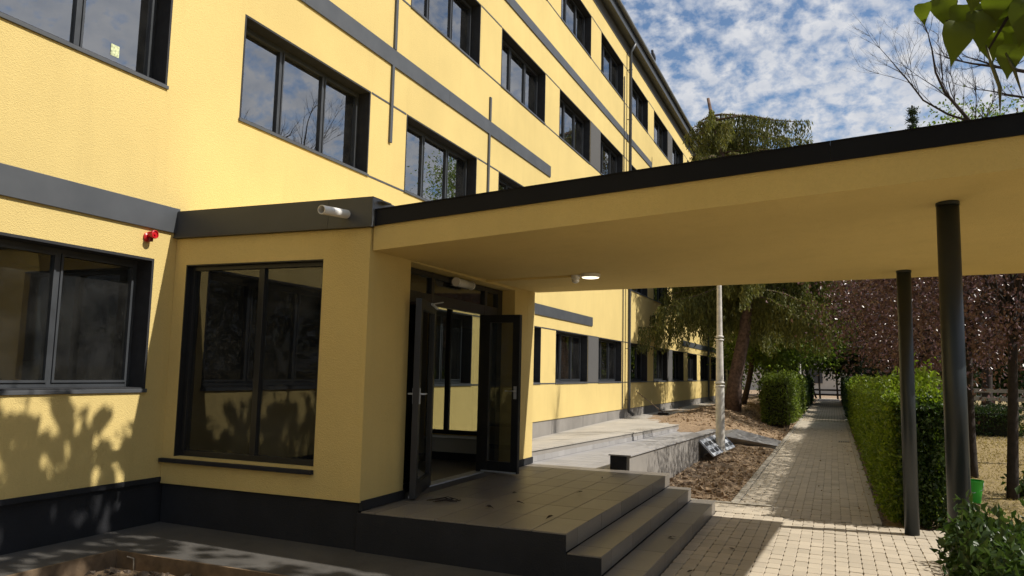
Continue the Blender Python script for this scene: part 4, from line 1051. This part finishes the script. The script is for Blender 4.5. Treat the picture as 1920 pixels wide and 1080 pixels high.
# hedges: leafy skin over a twiggy core
def hedge(name, label, x0, x1, y0, y1, h, leafm, ls, dens0, dens1, cat='hedge', bulge=.06, group=None, core=True, zb=0.0, aspect=.5):
    t = thing(name, label, cat, ((x0 + x1) / 2, y0, zb), group)
    if core:
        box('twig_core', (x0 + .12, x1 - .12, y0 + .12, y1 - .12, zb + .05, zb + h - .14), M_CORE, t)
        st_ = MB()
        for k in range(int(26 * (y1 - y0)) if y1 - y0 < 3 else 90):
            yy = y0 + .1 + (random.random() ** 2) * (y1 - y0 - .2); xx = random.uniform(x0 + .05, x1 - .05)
            st_.tube([(xx, yy, zb - .1), (xx + random.uniform(-.08, .08), yy + random.uniform(-.08, .08), zb + h * .45), (xx + random.uniform(-.15, .15), yy + random.uniform(-.12, .12), zb + h * .95)], [.012, .009, .004], 4, False)
        part('stems', st_, M_BARK, t, kind='stuff')
    P_ = []; N_ = []
    def face(n, f, nrm):
        if n <= 0: return
        u, v = rng.random(n), rng.random(n); P_.append(f(u, v)); N_.append(np.tile(nrm, (n, 1)))
    Ly = y1 - y0
    def ydist(n, u):  # denser near the viewer
        a = max(dens1 / dens0, .05); return y0 + Ly * (u if Ly < 3 else (1 - np.sqrt(1 - u * (1 - a * a))) / (1 - a))
    avg = dens0 if Ly < 3 else (dens0 + dens1) / 2 
    face(int(avg * Ly * h), lambda u, v: np.stack([np.full_like(u, x0), ydist(0, u), zb + h * v ** .9], 1), (-1, 0, 0))
    face(int(avg * Ly * h * (1 if Ly < 3 else .45)), lambda u, v: np.stack([np.full_like(u, x1), ydist(0, u), zb + h * v ** .9], 1), (1, 0, 0))
    face(int(dens0 * (x1 - x0) * h * 1.2), lambda u, v: np.stack([x0 + (x1 - x0) * u, np.full_like(u, y0), zb + h * v ** .9], 1), (0, -1, 0))
    face(int(avg * Ly * (x1 - x0) * 1.2), lambda u, v: np.stack([x0 + (x1 - x0) * u, ydist(0, v), np.full_like(u, zb + h)], 1), (0, 0, 1))
    P_ = np.concatenate(P_); N_ = np.concatenate(N_).astype(float)
    bl = hnoise(P_[:, 0] * 1 + P_[:, 2], P_[:, 1] + P_[:, 2] * .7, 3.5, 21) + .6 * hnoise(P_[:, 0] + 3 * P_[:, 2], P_[:, 1] * 1.3, 9, 22)
    P_ = P_ + N_ * (bl * bulge + rng.normal(0, .045, len(P_)) - .03)[:, None] + rng.normal(0, .02, P_.shape)
    top = (N_[:, 2] > .5) & (rng.random(len(P_)) < .16); P_[top, 2] += rng.uniform(.02, .2, top.sum())
    P_[:, 2] = np.maximum(P_[:, 2], zb + .02)
    Dd = norm(rand_dirs(len(P_)) + N_ * .7 + np.array([0, 0, .25])); sc = rng.uniform(.6, 1.25, len(P_))
    if Ly >= 3: sc = sc * (1 + .9 * np.clip((P_[:, 1] - y0) / Ly, 0, 1))
    V, F = leaves_np(P_, Dd, ls * sc, ls * aspect * sc)
    put('foliage', fast_mesh('foliage', V, F, leafm), t); return t
hedge('clipped_hedge', 'long bright green clipped hedge along the right side of the path', .62, 1.24, 10.75, 36, 1.56, L_HEDGE, .06, 2600, 500, bulge=.10)
hedge('clipped_hedge', 'far darker stretch of hedge on the right where the path ends', .62, 1.5, 36.3, 64, 1.6, L_BUSH, .13, 500, 250)
hedge('clipped_hedge', 'far darker stretch of hedge on the left near the path end', -2.6, -1.5, 44.5, 64, 1.6, L_BUSH, .13, 500, 250)
hedge('clipped_hedge', 'clipped green hedge on the left side of the path beyond the ramp', -2.35, -1.42, 28.6, 44, 1.6, L_HEDGE2, .085, 900, 400, zb=0.1, bulge=.16)
hedge('leafy_bush', 'taller pale green shoots growing out of the right hedge behind the thin post', 0.8, 1.3, 11.6, 13.4, 1.80, L_HEDGE, .09, 420, 420, 'bush', .15, core=False)
hedge('leafy_bush', 'dark leafy bush at the lower right corner in front of the thick post', .78, 2.6, 5.1, 6.55, .74, L_BUSH, .075, 1500, 1500, 'bush', .12, aspect=.55)
hedge('leafy_bush', 'low dark bush filling the gap behind the thick post', 1.15, 2.9, 7.5, 8.8, .33, L_BUSH, .065, 900, 900, 'bush', .12, aspect=.55)
for x, y, s, lb in ((4.6, 30, .9, 'rounded green shrub on the lawn behind the plum trunks'), (7.2, 31.5, 1.0, 'wide green shrub at the back of the lawn near the right edge'), (2.78, 14.3, .28, 'small green shrub at the foot of the right plum trunk')):
    hedge('shrub', lb, x - s, x + s, y - s, y + s, s * .95, L_BUSH, .1, 300, 300, 'shrub', .25)

# catalpa overhead: trunk outside the view, crown shading the left foreground, one low branch in view
ct = thing('catalpa_tree', 'large leaved catalpa with long pods hanging into the upper right corner', 'tree', (3.6, 3.6, 0)); mb = MB()
fork = Vector((3.2, 3.8, 3.6))
limb(mb, (3.6, 3.6, -.2), fork, .2, .15, .05, 6, 12)
def heart(L):
    pr = [(0, 0), (.10, -.06), (.24, -.02), (.36, .10), (.40, .26), (.34, .46), (.22, .68), (.09, .88), (0, 1.03)]
    pts = pr + [(-x, y) for x, y in pr[-2:0:-1]]
    return pts
HP = heart(1)
def heart_leaf(p, d, up, L, v, f):
    d = d.normalized(); s = d.cross(up); s = s.normalized() if s.length > 1e-4 else d.orthogonal().normalized(); n = s.cross(d)
    o = len(v); bend = random.uniform(.05, .3); fold = random.uniform(.1, .45)
    for x, y in HP:
        q = p + (s * x + d * y) * L + n * (L * (abs(x) * fold - bend * y * y + .04 * math.sin(9 * y + 7 * x))); v.append(tuple(q))
    k = len(HP); # fan strips about the midrib
    half = [i for i in range(0, 9)]; other = [0] + list(range(k - 1, 8, -1)) + [8]
    for i in range(1, 8):
        f.append((o + half[i], o + half[i + 1], o + 0) if i == 1 else (o + half[i], o + half[i + 1], o + MIDS(i, o)))
    return o
def MIDS(i, o): return 0
def heart_leaf_mesh(p, d, up, L, v, f):
    """two rows of quads either side of a midrib"""
    d = d.normalized(); s = d.cross(up); s = s.normalized() if s.length > 1e-4 else d.orthogonal().normalized(); n = s.cross(d)
    o = len(v); bend = random.uniform(.1, .45); fold = random.uniform(.08, .4); ph = random.uniform(0, 6)
    rows = [(0, .02), (.05, .24), (.18, .38), (.34, .40), (.52, .32), (.72, .18), (.9, .06), (1.04, .004)]
    for y, w in rows:
        for k, x in enumerate((-w, -w * .5, 0, w * .5, w)):
            yy = y - (.10 * (abs(x) / .4) if y < .2 else 0)
            z = abs(x) * fold - bend * y * y + .025 * math.sin(8 * y + ph + 4 * x)
            v.append(tuple(p + (s * x + d * yy + n * z) * L))
    for r_ in range(7):
        for c in range(4): f.append((o + r_ * 5 + c, o + r_ * 5 + c + 1, o + r_ * 5 + c + 6, o + r_ * 5 + c + 5))
# branch into view
br_pts = [fork, (2.4, 4.2, 4.3), (1.6, 4.35, 4.15), (1.05, 4.3, 3.75), (.82, 4.25, 3.52), (.73, 4.22, 3.36)]
pl_ = [Vector(p) for p in br_pts]; mb.tube(pl_, [.06, .035, .02, .012, .008, .005], 7)
for q in [((1.2, 4.32, 3.88), (.85, 4.3, 3.75), (.6, 4.2, 3.68)), ((1.05, 4.3, 3.75), (1.0, 4.1, 3.6), (.95, 4.0, 3.45)), ((.9, 4.27, 3.6), (.7, 4.3, 3.6), (.56, 4.25, 3.55))]:
    mb.tube(q, [.009, .006, .004], 6)
# crown limbs
random.seed(23); ends = []
for k in range(56):
    q = Vector((random.uniform(-3.2, 3.8), random.uniform(1.0, 6.6), random.uniform(5.7, 8.0)))
    if q.x < -1.0: q.z = random.uniform(5.2, 6.6)
    ends.append(q)
    if k < 18:
        mid = fork.lerp(q, .5) + Vector((0, 0, .5)); limb(mb, fork, mid, .07, .04, .12, 4, 6); limb(mb, mid, q, .04, .01, .2, 4, 5)
part('trunk', mb, M_BARKD, ct, smooth=True)
v_, f_ = [], []
for q in ends:
    for j in range(70):
        p = q + Vector((random.gauss(0, .5), random.gauss(0, .5), random.gauss(0, .35)))
        # keep the crown above what the camera sees
        if p.z - 1.75 < .54 * math.hypot(p.x, p.y) + .25: continue
        if p.z - 1.08 * (p.x - XF) > 1.5 + random.uniform(-.4, .1): continue
        heart_leaf_mesh(p, Vector((random.uniform(-1, 1), random.uniform(-1, 1), -.7)), Vector((random.uniform(-.4, .4), random.uniform(-.4, .4), 1)), random.uniform(.15, .25), v_, f_)
me = bpy.data.meshes.new('crown'); me.from_pydata(v_, [], f_); me.materials.append(L_CAT); me.update(); put('crown', me, ct)
# leaves of the low branch, each its own piece: (x, y, z of stalk end, tip direction, length)
LV = [(.50, 4.15, 3.52, (-.03, 0, -1), .22), (.60, 4.2, 3.58, (.02, .1, -1), .22), (.73, 4.2, 3.39, (-.25, -.1, -1), .18), (.66, 4.3, 3.50, (-.02, .2, -1), .17), (.82, 4.1, 3.30, (.1, .1, -1), .2),
      (.82, 4.25, 3.48, (.05, -.2, -1), .24), (.93, 4.2, 3.42, (.2, .1, -1), .25), (1.03, 4.15, 3.28, (-.25, .1, -1), .2), (.53, 4.2, 3.62, (-.15, 0, -1), .17), (.36, 4.2, 3.66, (-.1, .1, -1), .12),
      (.88, 4.3, 3.54, (-.2, 0, -1), .18), (.98, 4.3, 3.58, (.1, 0, -1), .16), (.90, 4.15, 3.24, (-.05, 0, -1), .09), (.74, 4.35, 3.6, (.1, 0, -1), .2), (.68, 4.15, 3.66, (-.3, .2, -1), .2), (1.08, 4.3, 3.5, (.3, 0, -1), .2),
      (1.05, 4.2, 3.62, (.1, .2, -1), .22), (.80, 4.2, 3.66, (.2, -.2, -1), .2), (.95, 4.05, 3.66, (-.1, -.1, -1), .2), (1.12, 4.1, 3.40, (.2, -.1, -1), .2), (.45, 4.25, 3.70, (.1, 0, -1), .18), (.58, 4.05, 3.70, (-.2, 0, -1), .2),
      (1.1, 4.3, 3.62, (-.1, .1, -1), .2), (.92, 4.3, 3.62, (.2, .1, -1), .21), (.62, 4.3, 3.66, (.15, 0, -1), .19), (.78, 4.1, 3.55, (-.15, -.1, -1), .22), (.70, 4.25, 3.62, (.3, 0, -1), .2), (1.0, 4.2, 3.36, (.1, 0, -1), .17), (.88, 4.1, 3.44, (-.25, 0, -1), .2), (1.0, 4.35, 3.44, (-.15, .2, -1), .19), (.86, 4.32, 3.40, (.15, .2, -1), .18)]
for (x, y, z, d, L) in LV:
    v_, f_ = [], []; heart_leaf_mesh(Vector((0, 0, 0)), Vector(d), Vector((random.uniform(-.5, .5), -1, .25)), L * .88, v_, f_)
    me = bpy.data.meshes.new('leaf'); me.from_pydata(v_, [], f_); me.materials.append(L_CAT); me.polygons.foreach_set('use_smooth', [True] * len(f_)); put('leaf', me, ct, (x + .1, y, z - .02))
M_POD = plain('pod_skin', (.07, .075, .02), .5, 0, .4, 12)
for P_ in ([(.72, 4.2, 3.38), (.74, 4.2, 3.28), (.77, 4.2, 3.16), (.765, 4.2, 3.03)], [(.80, 4.2, 3.33), (.83, 4.2, 3.25), (.86, 4.2, 3.11)], [(1.02, 4.2, 3.3), (1.01, 4.2, 3.15), (1.0, 4.2, 3.02)]):
    n_ = len(P_); part('seed_pod', MB().tube([Vector(a) for a in P_], [.004] + [.009] * (n_ - 2) + [.002], 7), M_POD, ct, smooth=True)

hedge('leafy_bush', 'dark glossy leaves added over the shaded near end of the right hedge behind the thin post', .78, 1.32, 10.60, 10.95, 1.46, L_BUSH, .065, 2300, 2300, 'bush', .07, core=False, aspect=.55)  # darker leaf layer added to deepen the shade on the near hedge face

# ------------------------------------------------------------------ ground cover
n = 36000
x = rng.uniform(1.65, 13, n); y = 11 + (rng.random(n) ** 1.5) * 28
z = ground_z(x, y); P_ = np.stack([x, y, z + .012], 1); Dd = rng.normal(0, .8, (n, 3)); Dd[:, 2] = np.abs(Dd[:, 2]) + .35
Ls = rng.uniform(.03, .085, n) * (1 + (y - 11) / 30)
V, F = leaves_np(P_, Dd, Ls, .008 * (1 + (y - 11) / 12)); put('dry_grass', fast_mesh('dry_grass', V, F, L_DRY), kind='stuff', label='short dry yellow grass of the lawn behind the right hedge', cat='grass')
n = 15000
x = rng.uniform(-5.0, -1.4, n); y = 11.4 + (rng.random(n) ** 1.2) * 34
ok = ~((x < -2.55) & (y < 22.5)) & ~((y > 20.2) & (y < 23.4) & (x < -1.35)); x, y = x[ok], y[ok]; n = len(x)
z = ground_z(x, y); P_ = np.stack([x, y, z + .012], 1); Dd = rng.normal(0, 1, (n, 3)); Dd[:, 2] *= .25
Ls = rng.uniform(.02, .055, n); V, F = leaves_np(P_, Dd, Ls, Ls * .55); put('leaf_litter', fast_mesh('leaf_litter', V, F, L_LITTER), kind='stuff', label='brown leaf litter and bark chips covering the soil bed', cat='litter')
n = 900
x = np.where(rng.random(n) < .5, rng.normal(.56, .06, n), rng.uniform(-1.4, .4, n)); y = rng.uniform(10.8, 30, n); keep = (x < -1.0) | (x > .2) | (rng.random(n) < .12); x, y = x[keep], y[keep]; n = len(x)
P_ = np.stack([x, y, np.full(n, .022)], 1); Dd = rng.normal(0, 1, (n, 3)); Dd[:, 2] *= .15; Ls = rng.uniform(.02, .05, n)
V, F = leaves_np(P_, Dd, Ls, Ls * .5); put('leaf_scatter', fast_mesh('leaf_scatter', V, F, L_LITTER), kind='stuff', label='sparse dry leaves along the edges of the paved path', cat='litter')
FLG = 'dry leaves on the entrance landing'
v_, f_ = [], []
for (x, y, z, lb) in ((-3.2, 7.9, ZP, 'dry leaf on the landing in front of the door threshold'), (-2.9, 7.2, ZP, 'dry leaf in the middle of the near half of the landing'), (-2.55, 8.2, ZP, 'dry leaf on the landing towards its step edge, beyond the middle'),
        (-2.35, 6.7, ZP, 'dry leaf on the landing close to its nearest outer corner'), (-3.1, 6.9, ZP, 'dry leaf on the landing right of the twig below the folded door'), (-2.7, 9.5, ZP, 'dry leaf at the far end of the landing near the ramp wall'),
        (-1.55, 7.9, .138, 'dry leaf lying on the lowest step tread'), (-1.2, 7.2, .0, 'dry leaf on the shaded paving close beside the lowest step'), (-1.0, 8.3, .0, 'dry leaf on the shaded paving near the edge of the sunlit patch')):
    v_, f_ = [], []; heart_leaf_mesh(Vector((0, 0, 0)), Vector((random.uniform(-1, 1), random.uniform(-1, 1), .05)), Vector((0, 0, 1)), random.uniform(.05, .09), v_, f_)
    zmin = min(q[2] for q in v_); v_ = [(a, b, c - zmin) for a, b, c in v_]
    me = bpy.data.meshes.new('fallen_leaf'); me.from_pydata(v_, [], f_); me.materials.append(M_BARKD)
    put('fallen_leaf', me, None, (x, y, z + .003), label=lb, cat='leaf', group=FLG)
tw = MB()
for k in range(7):
    a = Vector((-3.72 + random.uniform(-.08, .08), 6.98 + random.uniform(-.05, .05), ZP + .008)); tw.tube([a, a + Vector((random.uniform(.05, .16), random.uniform(.02, .12), random.uniform(0, .03))), a + Vector((random.uniform(.16, .25), random.uniform(.08, .2), .006))], .004, 5)
part('twig', tw, M_BARKD, None, label='dry twig lying on the landing below the folded door leaf', cat='twig')

# trees added outside the view to block low sky light, reflected in the glass
cs = []
for k in range(120):
    a = random.random()
    if a < .55: c = np.array([random.uniform(-14, 12), random.uniform(-14, -8), random.uniform(1.5, 12)])
    else: c = np.array([random.uniform(15, 20), random.uniform(-6, 34), random.uniform(1, 8)])
    cs.append(c + rng.normal(size=(170, 3)) * np.array([1.2, 1.2, .9]))
for k in range(60):
    c = np.array([random.uniform(4.5, 34), random.uniform(58, 68), random.uniform(.5, 9.5)]); cs.append(c + rng.normal(size=(170, 3)) * np.array([1.4, 1.2, 1.0]))
P_ = np.concatenate(cs); Ls = rng.uniform(.25, .5, len(P_)); V, F = leaves_np(P_, rand_dirs(len(P_)), Ls, Ls * .6)
put('added_tree_mass', fast_mesh('added_tree_mass', V, F, L_DARKG), kind='stuff', label='mass of dark trees added around the yard, mostly unseen, to block low sky', cat='trees')

# ------------------------------------------------------------------ far end of the path
fb = thing('far_building', 'pale low building closing the far end of the path', 'building', (2, 90, 0))
box('wall', (-30, 40, 90, 96, 0, 4.2), M_PALEW, fb); box('roof', (-30.4, 40.4, 89.7, 96.3, 4.21, 4.5), M_ROOF, fb)
for k in range(16): box('window', (-28 + k * 4.2, -26.3 + k * 4.2, 89.94, 89.995, 1.2, 2.8), M_FRAME, fb)
ar = thing('timber_frame', 'dark timber swing frame with slanting legs at the end of the path', 'frame', (-.4, 72, 0))
part('top_beam', MB().tube([(-3.4, 72, 2.5), (-.5, 72, 2.9), (2.4, 72, 2.3)], .16, 7), M_WOOD, ar)
for x0, x1 in ((-3.0, -2.5), (-2.3, -1.4), (-1.2, -1.1), (.2, .3), (1.3, .9), (2.1, 1.6)):
    part('leg', MB().tube([(x0, 72, 2.6), (x1, 72, 0)], .09, 6), M_WOOD, ar)
for z in (.35, .75): part('cross_bar', MB().tube([(-1.8, 72, z), (1.7, 72, z)], .08, 6), M_WOOD, ar)
M_FENCE = plain('weathered_fence', (0.26, 0.25, 0.23), 0.9, 0, 0.2, 2)
fn = thing('lawn_fence', 'pale low fence at the back of the lawn', 'fence', (8, 38, 0))
for k in range(9): box('post', (3.0 + k * 2, 3.1 + k * 2, 38, 38.1, 0, 1.5), M_FENCE, fn)
for z in (.25, .6, .95, 1.3): box('rail', (3, 19.2, 38.02, 38.06, z, z + .16), M_FENCE, fn)
part('far_lamp_post', MB().lathe([(.12, 0), (.1, 1), (.06, 3.6), (.09, 3.65), (.16, 4.0), (.03, 4.2)], (-1.75, 46, 0), 12), M_LAMPW, None, label='distant white lamp post left of the far path', cat='lamp post')

for o in BASES: del o['_base']
print('objects', len(bpy.data.objects), 'tris', sum(sum(len(p.vertices) - 2 for p in m.polygons) for m in bpy.data.meshes))
